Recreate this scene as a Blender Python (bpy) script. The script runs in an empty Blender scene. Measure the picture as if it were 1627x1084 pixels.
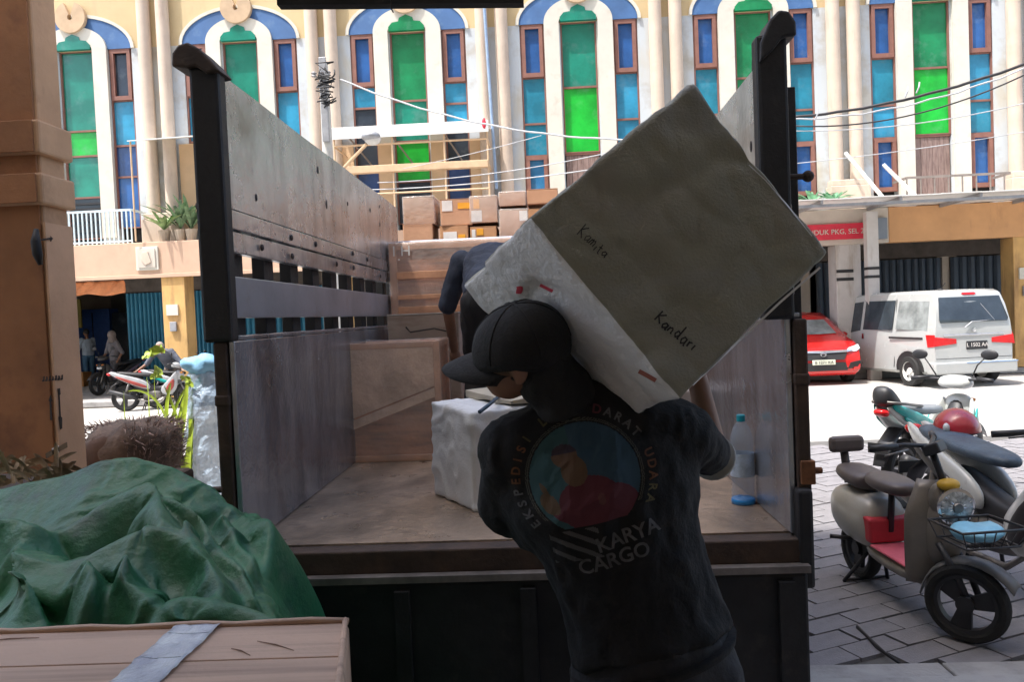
import bpy, bmesh, math, random
import numpy as np
from mathutils import Vector, Matrix, noise
from mathutils.bvhtree import BVHTree
random.seed(7)
sc = bpy.context.scene
COL = sc.collection
PI = math.pi
# ---------------------------------------------------------------- camera
CAM = Vector((0, 0, 1.72)); FPX = 1220.0
YAW, PITCH, ROLL = math.radians(2.6), math.radians(1.9), math.radians(2.4)
f_ = Vector((-math.sin(YAW) * math.cos(PITCH), math.cos(YAW) * math.cos(PITCH), -math.sin(PITCH)))
r0 = Vector((math.cos(YAW), math.sin(YAW), 0)); u0 = r0.cross(f_)
r_ = r0 * math.cos(ROLL) - u0 * math.sin(ROLL)
u_ = u0 * math.cos(ROLL) + r0 * math.sin(ROLL)
cd = bpy.data.cameras.new('camera'); cam = bpy.data.objects.new('camera', cd); COL.objects.link(cam)
cam.matrix_world = Matrix.Translation(CAM) @ Matrix((r_, u_, -f_)).transposed().to_4x4()
cd.sensor_width = 36; cd.lens = 36 * FPX / 1627; cd.clip_start = 0.05; cd.clip_end = 2000
sc.camera = cam
# ---------------------------------------------------------------- world, sun, exposure
SUN = Vector((0.35, 0.25, -1)).normalized()
w = bpy.data.worlds.new('World'); sc.world = w; w.use_nodes = True
nt = w.node_tree; sky = nt.nodes.new('ShaderNodeTexSky'); sky.sky_type = 'NISHITA'
sky.sun_disc = False; sky.sun_elevation = math.asin(-SUN.z); sky.sun_rotation = math.atan2(-SUN.x, -SUN.y)
sky.dust_density = 3.0; sky.ozone_density = .7
bg = nt.nodes['Background']; nt.links.new(sky.outputs[0], bg.inputs[0]); bg.inputs[1].default_value = 0.15
sl = bpy.data.lights.new('sun', 'SUN'); sl.energy = 2.3; sl.angle = math.radians(0.55); sl.color = (1, .965, .91)
so = bpy.data.objects.new('sun', sl); COL.objects.link(so)
so.rotation_euler = SUN.to_track_quat('-Z', 'Y').to_euler()
sc.view_settings.view_transform = 'Standard'; sc.view_settings.look = 'None'
sc.view_settings.exposure = 1.68; sc.view_settings.gamma = 1.0; sc.view_settings.use_curve_mapping = False
sc.cycles.max_bounces = 8; sc.cycles.diffuse_bounces = 5; sc.cycles.transparent_max_bounces = 8

# ---------------------------------------------------------------- from the survey of the photograph to metres
def ray(px, py):
    return f_ + r_ * ((px - 813.5) / FPX) - u_ * ((py - 542) / FPX)
def pd(px, py, d): return CAM + ray(px, py) * d
def aty(px, py, Y): v = ray(px, py); return CAM + v * (Y / v.y)
def atz(px, py, z): v = ray(px, py); return CAM + v * ((z - CAM.z) / v.z)
def atx(px, py, x): v = ray(px, py); return CAM + v * (x / v.x)

# ---------------------------------------------------------------- materials
MATS = {}
def M(name, col, rough=.7, metal=0., var=.12, scale=6., bump=0., bscale=40., coat=0., streak=None, dirt=None, alpha=None, trans=0., spec=None):
    if name in MATS: return MATS[name]
    m = bpy.data.materials.new(name); m.use_nodes = True; n = m.node_tree.nodes; L = m.node_tree.links
    b = n['Principled BSDF']
    b.inputs['Roughness'].default_value = rough; b.inputs['Metallic'].default_value = metal
    b.inputs['Coat Weight'].default_value = coat; b.inputs['Transmission Weight'].default_value = trans
    if spec is not None: b.inputs['Specular IOR Level'].default_value = spec
    if alpha is not None: b.inputs['Alpha'].default_value = alpha
    tc = n.new('ShaderNodeTexCoord')
    def noise_(s, det=6, vec=None, sc3=None):
        t = n.new('ShaderNodeTexNoise'); t.inputs['Scale'].default_value = s; t.inputs['Detail'].default_value = det
        t.inputs['Roughness'].default_value = .62
        src = tc.outputs['Object']
        if sc3:
            mp = n.new('ShaderNodeMapping'); mp.inputs['Scale'].default_value = sc3; L.new(src, mp.inputs[0]); src = mp.outputs[0]
        L.new(src, t.inputs['Vector']); return t.outputs['Fac']
    def ramp(src, p0, p1):
        r = n.new('ShaderNodeMapRange'); r.inputs[1].default_value = p0; r.inputs[2].default_value = p1; L.new(src, r.inputs[0]); return r.outputs[0]
    def mix(fac, a, c):
        x = n.new('ShaderNodeMix'); x.data_type = 'RGBA'; L.new(fac, x.inputs[0])
        for s_, v in ((x.inputs[6], a), (x.inputs[7], c)):
            if isinstance(v, tuple): s_.default_value = (*v[:3], 1)
            else: L.new(v, s_)
        return x.outputs[2]
    c0 = tuple(max(0, v * (1 - var)) for v in col); c1 = tuple(min(1, v * (1 + var)) for v in col)
    out = mix(ramp(noise_(scale), .35, .65), c0, c1)
    if streak: out = mix(ramp(noise_(streak[1], 4, None, streak[2]), streak[3], streak[4]), out, streak[0])
    if dirt: out = mix(ramp(noise_(dirt[1], 8), dirt[2], dirt[3]), out, dirt[0])
    L.new(out, b.inputs['Base Color'])
    rr = n.new('ShaderNodeMapRange'); rr.inputs[3].default_value = max(.02, rough - .1); rr.inputs[4].default_value = min(1, rough + .1)
    L.new(noise_(scale * 2.3), rr.inputs[0]); L.new(rr.outputs[0], b.inputs['Roughness'])
    if bump:
        bp = n.new('ShaderNodeBump'); bp.inputs['Strength'].default_value = min(1, bump); bp.inputs['Distance'].default_value = .01 if bump <= 1 else .01 * bump
        L.new(noise_(bscale, 5), bp.inputs['Height']); L.new(bp.outputs[0], b.inputs['Normal'])
    MATS[name] = m; return m
def print_mat():
    if 'ink_print' in MATS: return MATS['ink_print']
    m = bpy.data.materials.new('ink_print'); m.use_nodes = True; n = m.node_tree
    a = n.nodes.new('ShaderNodeAttribute'); a.attribute_name = 'Col'
    n.links.new(a.outputs['Color'], n.nodes['Principled BSDF'].inputs['Base Color']); n.nodes['Principled BSDF'].inputs['Roughness'].default_value = .8
    MATS['ink_print'] = m; return m

# ---------------------------------------------------------------- objects
def tag(o, label=None, cat=None, group=None, kind=None):
    if label: o['label'] = label
    if cat: o['category'] = cat
    if group: o['group'] = group
    if kind: o['kind'] = kind
    return o
def thing(name, label, cat, loc=(0, 0, 0), rz=0, group=None):
    o = bpy.data.objects.new(name, None); COL.objects.link(o); o.location = loc; o.rotation_euler = (0, 0, rz)
    o.empty_display_size = .1
    return tag(o, label, cat, group)
WORLD = {}      # things whose parts are given in world coordinates
def wthing(name, label, cat, loc, group=None):
    o = thing(name, label, cat, loc, 0, group); WORLD[o.name] = Vector(loc); return o
def copy_tree(o, parent=None):
    c = o.copy(); COL.objects.link(c)
    if parent: c.parent = parent
    for ch in [x for x in bpy.data.objects if x.parent == o]: copy_tree(ch, c)
    return c
def _ico(sub=2):
    bm = bmesh.new(); bmesh.ops.create_icosphere(bm, subdivisions=sub, radius=1)
    v = [x.co.copy() for x in bm.verts]; f = [[q.index for q in p.verts] for p in bm.faces]; bm.free(); return v, f
ICO = {s: _ico(s) for s in (1, 2, 3)}
class MB:
    def __init__(s): s.v = []; s.f = []
    def add(s, v, f, m=None):
        k = len(s.v); s.v += [tuple(m @ Vector(p)) if m else tuple(p) for p in v]; s.f += [[i + k for i in q] for q in f]; return s
    def box(s, x0, x1, y0, y1, z0, z1, m=None):
        v = [(x, y, z) for z in (z0, z1) for y in (y0, y1) for x in (x0, x1)]
        return s.add(v, [(0, 2, 3, 1), (4, 5, 7, 6), (0, 1, 5, 4), (2, 6, 7, 3), (0, 4, 6, 2), (1, 3, 7, 5)], m)
    def cbox(s, c, size, rot=(0, 0, 0)):
        from mathutils import Euler
        m = Matrix.Translation(c) @ Euler(rot).to_matrix().to_4x4(); a, b, c_ = (q / 2 for q in size)
        return s.box(-a, a, -b, b, -c_, c_, m)
    def corners(s, c8):   # c8: (x y z) bits order 000,100,010,110,001,...
        return s.add(c8, [(0, 2, 3, 1), (4, 5, 7, 6), (0, 1, 5, 4), (2, 6, 7, 3), (0, 4, 6, 2), (1, 3, 7, 5)])
    def tube(s, pts, r, n=8, cap=True, flat=1.0, ref=None):
        pts = [Vector(p) for p in pts]; N = len(pts)
        rs = r if isinstance(r, (list, tuple)) else [r] * N
        rings = []; prev = None
        for i, p in enumerate(pts):
            t = (pts[min(i + 1, N - 1)] - pts[max(i - 1, 0)]).normalized()
            if prev is None:
                a = Vector(ref) if ref else (Vector((0, 0, 1)) if abs(t.z) < .9 else Vector((1, 0, 0)))
                prev = (a - t * a.dot(t)).normalized()
            else:
                q = prev - t * prev.dot(t); prev = q.normalized() if q.length > 1e-6 else prev
            b = t.cross(prev); rr = rs[i]; ra, rb = rr if isinstance(rr, tuple) else (rr, rr * flat)
            rings.append([p + prev * (math.cos(2 * PI * k / n) * ra) + b * (math.sin(2 * PI * k / n) * rb) for k in range(n)])
        v = [q for g in rings for q in g]; f = []
        for i in range(N - 1):
            for k in range(n):
                k2 = (k + 1) % n; f.append((i * n + k, i * n + k2, (i + 1) * n + k2, (i + 1) * n + k))
        if cap: f.append(tuple(range(n))[::-1]); f.append(tuple((N - 1) * n + k for k in range(n)))
        return s.add(v, f)
    def cyl(s, a, b, r, n=12): return s.tube([a, b], r, n)
    def ell(s, c, rad, m=None, sub=2):
        v, f = ICO[sub]; mm = Matrix.Translation(c) @ (m.to_4x4() if m else Matrix()) @ Matrix.Diagonal((*rad, 1)); return s.add(v, f, mm)
    def cap(s, a, b, ra, rb, n=12):
        a, b = Vector(a), Vector(b); s.tube([a, a.lerp(b, .5), b], [ra, (ra + rb) / 2, rb], n); s.ell(a, (ra,) * 3); s.ell(b, (rb,) * 3); return s
    def prism(s, poly, a0, a1, axis='y'):   # poly of 2D points; axis = extrusion axis
        def P(u, v, w): return {'y': (u, w, v), 'x': (w, u, v), 'z': (u, v, w)}[axis]
        n = len(poly); v = [P(p[0], p[1], a0) for p in poly] + [P(p[0], p[1], a1) for p in poly]
        f = [tuple(range(n))[::-1], tuple(range(n, 2 * n))] + [(i, (i + 1) % n, (i + 1) % n + n, i + n) for i in range(n)]
        return s.add(v, f)
    def strip(s, outer, inner, a0, a1, axis='y'):  # solid band between two open polylines
        n = len(outer)
        for i in range(n - 1): s.prism([outer[i], outer[i + 1], inner[i + 1], inner[i]], a0, a1, axis)
        return s
    def lathe(s, prof, c=(0, 0, 0), n=20, axis='z', cap=True):
        v = []; f = []; c = Vector(c)
        for (r, h) in prof:
            for k in range(n):
                a = 2 * PI * k / n; u, w = r * math.cos(a), r * math.sin(a)
                v.append(c + Vector({'z': (u, w, h), 'x': (h, u, w), 'y': (u, h, w)}[axis]))
        for i in range(len(prof) - 1):
            for k in range(n):
                k2 = (k + 1) % n; f.append((i * n + k, i * n + k2, (i + 1) * n + k2, (i + 1) * n + k))
        if cap: f.append(tuple(range(n))[::-1]); f.append(tuple((len(prof) - 1) * n + k for k in range(n)))
        return s.add(v, f)
    def mesh(s, name):
        me = bpy.data.meshes.new(name); me.from_pydata(s.v, [], s.f); bm = bmesh.new(); bm.from_mesh(me)
        bmesh.ops.recalc_face_normals(bm, faces=bm.faces); bm.to_mesh(me); bm.free(); return me
    def build(s, name, mat, parent=None, smooth=False, bevel=0, sub=0, label=None):
        return put(s.mesh(name), name, mat, parent, smooth, bevel, sub, label)
def put(me, name, mat, parent=None, smooth=False, bevel=0, sub=0, label=None):
    o = bpy.data.objects.new(name, me); COL.objects.link(o)
    if mat and not me.materials: me.materials.append(mat)
    if smooth:
        for p in me.polygons: p.use_smooth = True
    if bevel:
        b = o.modifiers.new('bevel', 'BEVEL'); b.width = bevel; b.segments = 2; b.limit_method = 'ANGLE'; b.angle_limit = math.radians(35)
    if sub:
        b = o.modifiers.new('sub', 'SUBSURF'); b.levels = sub; b.render_levels = sub
    if smooth == 'auto':
        me.set_sharp_from_angle(angle=math.radians(35))
    if parent:
        o.parent = parent
        if parent.name in WORLD: o.matrix_parent_inverse = Matrix.Translation(-WORLD[parent.name])
    if label: o['label'] = label
    return o
def inst(src, parent, loc=(0, 0, 0), rot=None, name=None):
    o = src.copy(); COL.objects.link(o); o.parent = parent; o.location = Vector(src.location) + Vector(loc)
    if rot: o.rotation_euler = rot
    return o
def remeshed(mb, vox, smooth_it=4):
    me = mb.mesh('tmp'); o = bpy.data.objects.new('tmp', me); COL.objects.link(o)
    r = o.modifiers.new('r', 'REMESH'); r.mode = 'VOXEL'; r.voxel_size = vox; r.use_smooth_shade = True
    if smooth_it: s = o.modifiers.new('s', 'SMOOTH'); s.iterations = smooth_it; s.factor = .5
    dg = bpy.context.evaluated_depsgraph_get(); ev = o.evaluated_get(dg); out = bpy.data.meshes.new_from_object(ev)
    bpy.data.objects.remove(o)
    return out
def textmesh(txt, size, depth=.002, shear=0, bold=0):
    c = bpy.data.curves.new('t', 'FONT'); c.body = txt; c.size = size; c.extrude = depth; c.align_x = 'CENTER'; c.align_y = 'CENTER'
    c.shear = shear; c.offset = bold; c.resolution_u = 3
    o = bpy.data.objects.new('t', c); COL.objects.link(o)
    dg = bpy.context.evaluated_depsgraph_get(); me = bpy.data.meshes.new_from_object(o.evaluated_get(dg)); bpy.data.objects.remove(o); return me
def lettering(txt, size, mat, parent, origin, xdir, ydir, depth=.002, name='lettering', bold=0, shear=0):
    me = textmesh(txt, size, depth, shear, bold); x = Vector(xdir).normalized(); y = Vector(ydir); y = (y - x * x.dot(y)).normalized()
    me.transform(Matrix.Translation(origin) @ Matrix((x, y, x.cross(y))).transposed().to_4x4())
    return put(me, name, mat, parent)
def displace(me, fn):
    me.update(); ns = [v.normal.copy() for v in me.vertices]
    for v, n in zip(me.vertices, ns): v.co += n * fn(v.co)
    me.update()
def fbm(p, s, o=3):
    a = 0; k = 1
    for i in range(o): a += noise.noise(Vector(p) * s * (2 ** i) + Vector((i * 7.1, 3.3, 1.7))) * k; k *= .5
    return a
def ridged(p, s):   # creases
    return 1 - abs(noise.noise(Vector(p) * s)) * 2
SOFT_SIDE = {}
def soft_box(c8, name, mat, parent, n=26, rnd=.08, amp=.006, fs=7, crease=.006, sag=0.02):
    """wrapped bale: eight corners (000,100,010,110,001,101,011,111), bulging faces, rounded edges, creased cloth"""
    bm = bmesh.new(); bmesh.ops.create_cube(bm, size=2); bmesh.ops.subdivide_edges(bm, edges=bm.edges, cuts=n, use_grid_fill=True)
    C = [Vector(c) for c in c8]; low_side = [f.index for f in bm.faces if f.calc_center_median().y < -.999]
    for v in bm.verts:
        p = v.co.copy()
        q = Vector((max(-1 + rnd, min(1 - rnd, p.x)), max(-1 + rnd, min(1 - rnd, p.y)), max(-1 + rnd, min(1 - rnd, p.z))))
        d = p - q; p = q + (d.normalized() * rnd if d.length > 1e-6 else d)
        a, b, c = (p.x + 1) / 2, (p.y + 1) / 2, (p.z + 1) / 2
        r = Vector()
        for k in range(8):
            wgt = (a if k & 1 else 1 - a) * (b if k & 2 else 1 - b) * (c if k & 4 else 1 - c); r += C[k] * wgt
        v.co = r
    me = bpy.data.meshes.new(name); bm.to_mesh(me); bm.free()
    def fn(p):
        h = fbm(p, fs) * amp * 1.5
        c1 = ridged(p + Vector((0, 0, fbm(p, 3) * .1)), fs * .9); h += max(0, c1 - .6) * crease * 2
        c2 = ridged(Vector((p.x * 1.4 + p.z, p.y, p.z * .4 - p.x)), fs * 1.6); h += max(0, c2 - .7) * crease * 1.2
        return h
    displace(me, fn)
    o = put(me, name, mat, parent, True); SOFT_SIDE[o.name] = low_side; return o
# ================================================================ GROUND
def sheet(name, x0, x1, y0, y1, z, mat, kind='structure', n=1):
    mb = MB(); vs = []; fs = []
    for j in range(n + 1):
        for i in range(n + 1): vs.append((x0 + (x1 - x0) * i / n, y0 + (y1 - y0) * j / n, z))
    for j in range(n):
        for i in range(n): a = j * (n + 1) + i; fs.append((a, a + 1, a + n + 2, a + n + 1))
    mb.add(vs, fs); return tag(mb.build(name, mat), kind=kind)
m_ground = M('dry_earth', (.22, .2, .17), .95, scale=1.5, bump=.3)
m_road = M('pale_concrete_road', (.4, .385, .36), .9, scale=.8, var=.14, bump=.5, bscale=60, dirt=((.2, .19, .18), 1.1, .55, .8))
m_slab = M('worn_cement', (.36, .35, .34), .85, scale=2, var=.1, bump=.4, bscale=50, dirt=((.17, .165, .16), 3, .5, .8))
m_pav = M('grey_paver', (.235, .225, .235), .9, scale=2.2, var=.22, bump=.5, bscale=90, dirt=((.13, .125, .13), 2.2, .5, .75))
m_joint = M('dark_sand_joint', (.12, .115, .11), .95, scale=20, bump=.3)
sheet('ground', -400, 400, -60, 700, -.03, m_ground)
sheet('road', -60, 60, -6, 17.0, 0, m_road, n=4)
sheet('paving_bed', .9, 7.6, 3.3, 9.6, .004, m_joint)
# near walkway slab with its kerb
k = MB(); k.box(-9, 9, -8, 3.32, -.02, .10); tag(k.build('walkway', m_slab, bevel=.012), kind='structure')
# paving blocks laid slanting
pav_root = thing('block_paving', 'grey rectangular paving blocks laid slanting under the parked scooters', 'paving', (3.6, 6, .006)); pav_root['kind'] = 'structure'; del pav_root['category']
pm = MB(); pm.box(-.146, .146, -.071, .071, 0, .02); pme = pm.mesh('paver'); pme.materials.append(m_pav)
ang = math.radians(24); ca, sa = math.cos(ang), math.sin(ang); cnt = 0; cells = []
for i in range(-34, 35):
    for j in range(-54, 55):
        u = i * .302 + (j % 2) * .151; v = j * .152; X = 3.6 + u * ca - v * sa; Y = 6.2 + u * sa + v * ca
        if 1.15 < X < 7.2 and 3.62 < Y < 9.2: cells.append((Y + abs(X - 2.2) * .4, X, Y))
cells.sort(); rest = MB()
for q, (kk, X, Y) in enumerate(cells):
    dz = random.uniform(-.003, .005); tl = random.uniform(-.012, .012)
    if q < 290:
        o = bpy.data.objects.new('paver', pme); COL.objects.link(o); o.parent = pav_root
        o.location = (X - 3.6, Y - 6, dz); o.rotation_euler = (tl, random.uniform(-.01, .01), ang + random.uniform(-.012, .012))
    else:
        rest.box(-.146, .146, -.071, .071, 0, .02, Matrix.Translation((X, Y, .006 + dz)) @ Matrix.Rotation(ang, 4, 'Z'))
if rest.v:
    WORLD[pav_root.name] = Vector((3.6, 6, .006)); r = rest.build('far_pavers', m_pav, pav_root); r['kind'] = 'stuff'
# kerb strip of the pavers
k = MB()
for i in range(9): k.box(.95 + i * .8, 1.74 + i * .8, 3.36, 3.56, 0, .045)
tag(k.build('paving_edge', m_slab, bevel=.01), kind='structure')
# pavement of the arcade across the street
ARC = 17.35
k = MB(); k.box(-40, 40, ARC, 30, -.02, .12); tag(k.build('arcade_pavement', m_slab, bevel=.02), kind='structure')

# ================================================================ SHOPHOUSE
YW = 18.2
m_cream = M('pale_blue_white_render', (.5, .55, .59), .85, scale=.35, var=.05, streak=((.5, .45, .34), 1.3, (1, 1, .35), .5, .75), dirt=((.36, .31, .24), 1.3, .5, .78), bump=.2, bscale=15)
m_yel = M('cream_yellow_render', (.56, .44, .25), .85, scale=.8, var=.08, streak=((.5, .36, .22), 2, (1, 1, .3), .55, .8), bump=.2, bscale=15)
m_white = M('white_trim', (.6, .575, .5), .8, scale=2, var=.06, dirt=((.5, .44, .36), 3, .58, .8))
m_pil = M('pinkish_pilaster', (.56, .46, .37), .8, scale=2, var=.08, streak=((.44, .33, .27), 3, (2, 2, .3), .55, .8))
m_fas = M('salmon_fascia', (.56, .38, .27), .8, scale=1.5, var=.07, streak=((.45, .3, .22), 2.5, (1, 1, .3), .58, .8), bump=.15)
m_org = M('orange_fascia', (.62, .34, .16), .8, scale=1.5, var=.08, streak=((.4, .2, .1), 2.5, (1, 1, .3), .58, .8))
m_pill = M('yellow_orange_pillar', (.6, .37, .14), .8, scale=2, var=.1, streak=((.3, .17, .08), 3, (1.5, 1.5, .3), .5, .75))
m_gpill = M('pale_grey_pillar', (.5, .48, .46), .8, scale=2, var=.08, streak=((.3, .25, .2), 3, (1.5, 1.5, .3), .55, .8))
m_beige = M('beige_fascia', (.55, .49, .42), .8, scale=2, var=.08)
m_frame = M('red_brown_window_frame', (.22, .1, .075), .6, scale=5)
m_bframe = M('bare_brown_frame', (.25, .17, .13), .7, scale=5)
m_tan = M('tan_emblem', (.5, .36, .23), .8, scale=3)
m_blue_arch = M('painted_blue_arch', (.05, .13, .3), .6, scale=2, var=.15, dirt=((.12, .2, .32), 4, .55, .85))
def glass(n, c, dirt=(.25, .3, .32)): return M(n, c, .18, scale=1.6, var=.25, dirt=(tuple(a * .6 + b * .4 for a, b in zip(c, dirt)), 2.2, .55, .85))
G_DB = glass('deep_blue_glass', (.025, .10, .30)); G_MB = glass('mid_blue_glass', (.03, .16, .33)); G_CY = glass('sky_blue_glass', (.03, .25, .42))
G_TE = glass('teal_glass', (.02, .2, .3)); G_DK = glass('dark_glass', (.025, .035, .05)); G_NV = glass('navy_glass', (.03, .07, .2))
G_GT = glass('sea_green_glass', (.012, .19, .13)); G_G = glass('green_glass', (.01, .2, .075)); G_GB = glass('bright_green_glass', (.01, .38, .035)); G_GD = glass('bottle_green_glass', (.01, .13, .04))
m_wood = M('grey_brown_door_wood', (.24, .17, .15), .8, scale=3, streak=((.13, .08, .07), 12, (3, 3, .3), .45, .7))
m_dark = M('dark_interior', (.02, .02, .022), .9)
m_black = M('black_paint', (.02, .02, .022), .55)
m_steel = M('weathered_grey_steel', (.33, .34, .36), .5, .4, scale=8)
m_rail = M('dull_brown_rail', (.2, .17, .15), .6, scale=8)
m_lrail = M('pale_blue_rail', (.55, .66, .7), .5, scale=8)

bxs = [(124, 150), (1480, 100)]
XA, XB = aty(*bxs[0], YW).x, aty(*bxs[1], YW).x; PIT = (XB - XA) / 5
def bayx(i): return XA + PIT * i
bld = wthing('shophouse', 'cream and pale blue shophouse row with tall arched blue and green windows', 'building', (0, YW, 0))
X0, X1 = bayx(-3) - PIT / 2, bayx(8) + PIT / 2
Z0, ZT = 3.78, 14.5
# wall with real openings: built as columns of render between the openings
WIN = [(-1.37, -.80), (-.42, .42), (.80, 1.37)]          # side window, centre window, side window
w1 = MB(); w2 = MB()
for b in range(-3, 9):
    c = bayx(b); xs = [c - PIT / 2]
    for (a, d) in WIN: xs += [c + a, c + d]
    xs.append(c + PIT / 2)
    for i in range(0, 8, 2): w1.box(xs[i], xs[i + 1], YW, YW + .25, Z0, 8.5)
    w2.box(c - PIT / 2, c + PIT / 2, YW, YW + .25, 8.5, ZT)
w1.build('wall', m_cream, bld); w2.build('upper_wall', m_yel, bld)
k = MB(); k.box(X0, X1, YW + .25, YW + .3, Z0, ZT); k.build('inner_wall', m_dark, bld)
k = MB(); k.box(X0, X1, YW - .3, YW + .6, ZT, ZT + .3); k.build('cornice', m_white, bld)

def ell_arc(cx, cz, a, b, n=20, t0=0, t1=PI):
    return [(cx + a * math.cos(t0 + (t1 - t0) * i / n), cz + b * math.sin(t0 + (t1 - t0) * i / n)) for i in range(n + 1)]
def window(c, a, d, rows, arched=False, fm=m_frame):
    """one window: frame with members round every row of glass; rows = list of (z0, z1, glass material, framed)"""
    x0, x1 = c + a + .003, c + d - .003
    f = MB(); fw = .05
    zb, zt = rows[-1][0], rows[0][1]
    f.box(x0, x0 + .035, YW + .02, YW + .12, zb, zt); f.box(x1 - .035, x1, YW + .02, YW + .12, zb, zt)
    for (z0, z1, g, fr) in rows:
        t = .05 if fr else .022
        f.box(x0 + .036, x1 - .036, YW + .03, YW + .11, z1 - t, z1); f.box(x0 + .036, x1 - .036, YW + .03, YW + .11, z0, z0 + t)
        if fr:
            f.box(x0 + .037, x0 + .12, YW - .012, YW + .10, z0 + t + .001, z1 - t - .001); f.box(x1 - .12, x1 - .037, YW - .012, YW + .10, z0 + t + .001, z1 - t - .001)
            f.box(x0 + .037, x1 - .037, YW - .014, YW + .028, z1 - .1, z1 - .002); f.box(x0 + .037, x1 - .037, YW - .014, YW + .028, z0 + .002, z0 + .1)
    fo = f.build('window', fm, bld)
    for (z0, z1, g, fr) in rows:
        p = MB(); p.box(x0 + .03, x1 - .03, YW + .07, YW + .085, z0 + .01, z1 - .01)
        p.build('pane', g, fo)
    return fo
SIDE = [  # per bay: left and right side windows, top to bottom glass
    ([G_NV, G_CY, G_NV, G_DB], [G_DK, G_CY, G_NV, G_DB]),
    ([G_MB, G_CY, G_DK, G_CY], [G_DB, G_CY, G_CY, G_DK]),
    ([G_DB, G_CY, G_DK, G_CY], [G_DB, G_CY, G_CY, G_DK]),
    ([G_DB, G_TE, G_TE, G_MB], [G_DB, G_CY, G_CY, G_MB]),
    ([G_DB, G_TE, G_CY, G_DB], [G_DB, G_TE, G_TE, G_DB]),
    ([G_DB, G_TE, G_CY, G_DB], [G_DB, G_CY, G_TE, G_DB])]
CEN = [[G_GT, G_GB, G_GT, G_DK], [G_GT, G_GT, G_GD, G_DK], [G_G, G_GT, G_GB, G_DK], [G_GT, G_GB, G_GB, None], [G_G, G_G, G_GB, None], [G_G, G_GB, G_GB, 'door']]
for b in range(-3, 9):
    c = bayx(b); i = b % 6
    ls, rs = SIDE[i]
    cuts = [8.5, 7.28, 6.2, 5.45, 4.22]
    if i == 2: cuts = [8.5, 7.28, 6.78, 6.32, 4.22]
    for (a, d), gl in (((-1.37, -.80), ls), ((.80, 1.37), rs)):
        rows = []
        for q in range(4):
            g = gl[q]
            if i == 2 and q == 3: rows += [(5.3, cuts[3], G_DK, False), (4.3, 5.3, G_NV, False)]
            else: rows.append((cuts[q + 1], cuts[q], g, q == 0 or (q == 3 and i >= 3)))
        window(c, a, d, rows)
    g = CEN[i]
    if g[3] == 'door' or g[3] is None:
        rows = [(7.0, 8.5, g[0], False), (5.48, 7.0, g[1], False)]
        window(c, -.42, .42, rows)
        dr = MB(); 
        for q in range(6): dr.box(c - .39 + q * .131, c - .39 + q * .131 + .125, YW + .06, YW + .1, 3.9, 5.42)
        do = dr.build('door', m_wood, bld)
        h = MB(); h.box(c - .41, c + .41, YW + .04, YW + .09, 5.43, 5.478); h.build('door_head', m_frame, do)
    else:
        r = [(6.62 if i == 0 else 6.9, 8.5, g[0], False), (5.95, 6.62 if i == 0 else 6.9, g[1], False), (5.0, 5.95, g[2], False), (4.0, 5.0, g[3], False)]
        if i == 0: r = [(6.6, 8.5, g[0], False), (6.0, 6.6, g[1], False), (5.0, 6.0, g[2], False), (4.0, 5.0, g[3], False)]
        fo = window(c, -.42, .42, r)
        if i == 0:
            lv = MB()
            for q in range(7): lv.box(c - .38, c + .38, YW + .03, YW + .06, 4.05 + q * .13, 4.10 + q * .13)
            lv.build('louvre', m_black, fo)
    # blue painted arch, white arch, lobed head of the middle window, crescent emblem
    for (t0, t1) in ((0, math.radians(74)), (math.radians(106), PI)):
        s_ = MB(); s_.strip(ell_arc(c, 8.5, 1.38, .78, 14, t0, t1), ell_arc(c, 8.5, .80, .56, 14, t0, t1), YW - .03, YW - .002)
        s_.build('blue_arch_panel', m_blue_arch, bld)
    s_ = MB(); s_.strip(ell_arc(c, 8.5, .797, .555, 24), [(c + .45 * math.cos(PI * q / 24), 8.5 + (.2 * math.sin(PI * q / 24) if True else 0)) for q in range(25)], YW - .09, YW - .002)
    s_.box(c - .797, c - .45, YW - .09, YW - .002, 4.0, 8.499); s_.box(c + .45, c + .797, YW - .09, YW - .002, 4.0, 8.499)
    s_.build('white_arch', m_white, bld)
    s_ = MB(); s_.strip(ell_arc(c, 8.5, 1.46, .86, 24), ell_arc(c, 8.5, 1.385, .785, 24), YW - .05, YW - .001); s_.build('arch_moulding', m_white, bld)
    s_ = MB(); hd = [(c - .42, 8.505), (c - .42, 8.6), (c - .33, 8.7), (c - .18, 8.72), (c - .16, 8.8), (c, 8.87), (c + .16, 8.8), (c + .18, 8.72), (c + .33, 8.7), (c + .42, 8.6), (c + .42, 8.505)]
    s_.prism(hd, YW - .11, YW - .004); s_.build('window_head', G_GT if i in (0, 1, 3, 5) else G_G, bld)
    s_ = MB(); o_ = []; i_ = []
    for q in range(25):
        t = math.radians(112 + 316 * q / 24); o_.append((c + .37 * math.cos(t), 9.26 + .37 * math.sin(t))); i_.append((c + (.0 + .06 * math.cos(t)), 9.26 + .07 * math.sin(t)))
    s_.strip(o_, i_, YW - .16, YW - .05); s_.build('crescent_emblem', m_tan, bld)
# paired round pilasters between the bays with pedestals
for b in range(-3, 10):
    c = bayx(b) - PIT / 2
    for dx in (-.24, .22):
        s_ = MB(); s_.tube([(c + dx, YW - .12, 4.5), (c + dx, YW - .12, ZT)], .15, 14); s_.build('pilaster', m_pil, bld, smooth='auto')
    s_ = MB(); s_.box(c - .46, c + .44, YW - .34, YW - .004, 3.79, 4.36); s_.box(c - .42, c + .40, YW - .3, YW - .006, 4.36, 4.5); s_.build('pedestal', m_pil, bld, bevel=.02)
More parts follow.
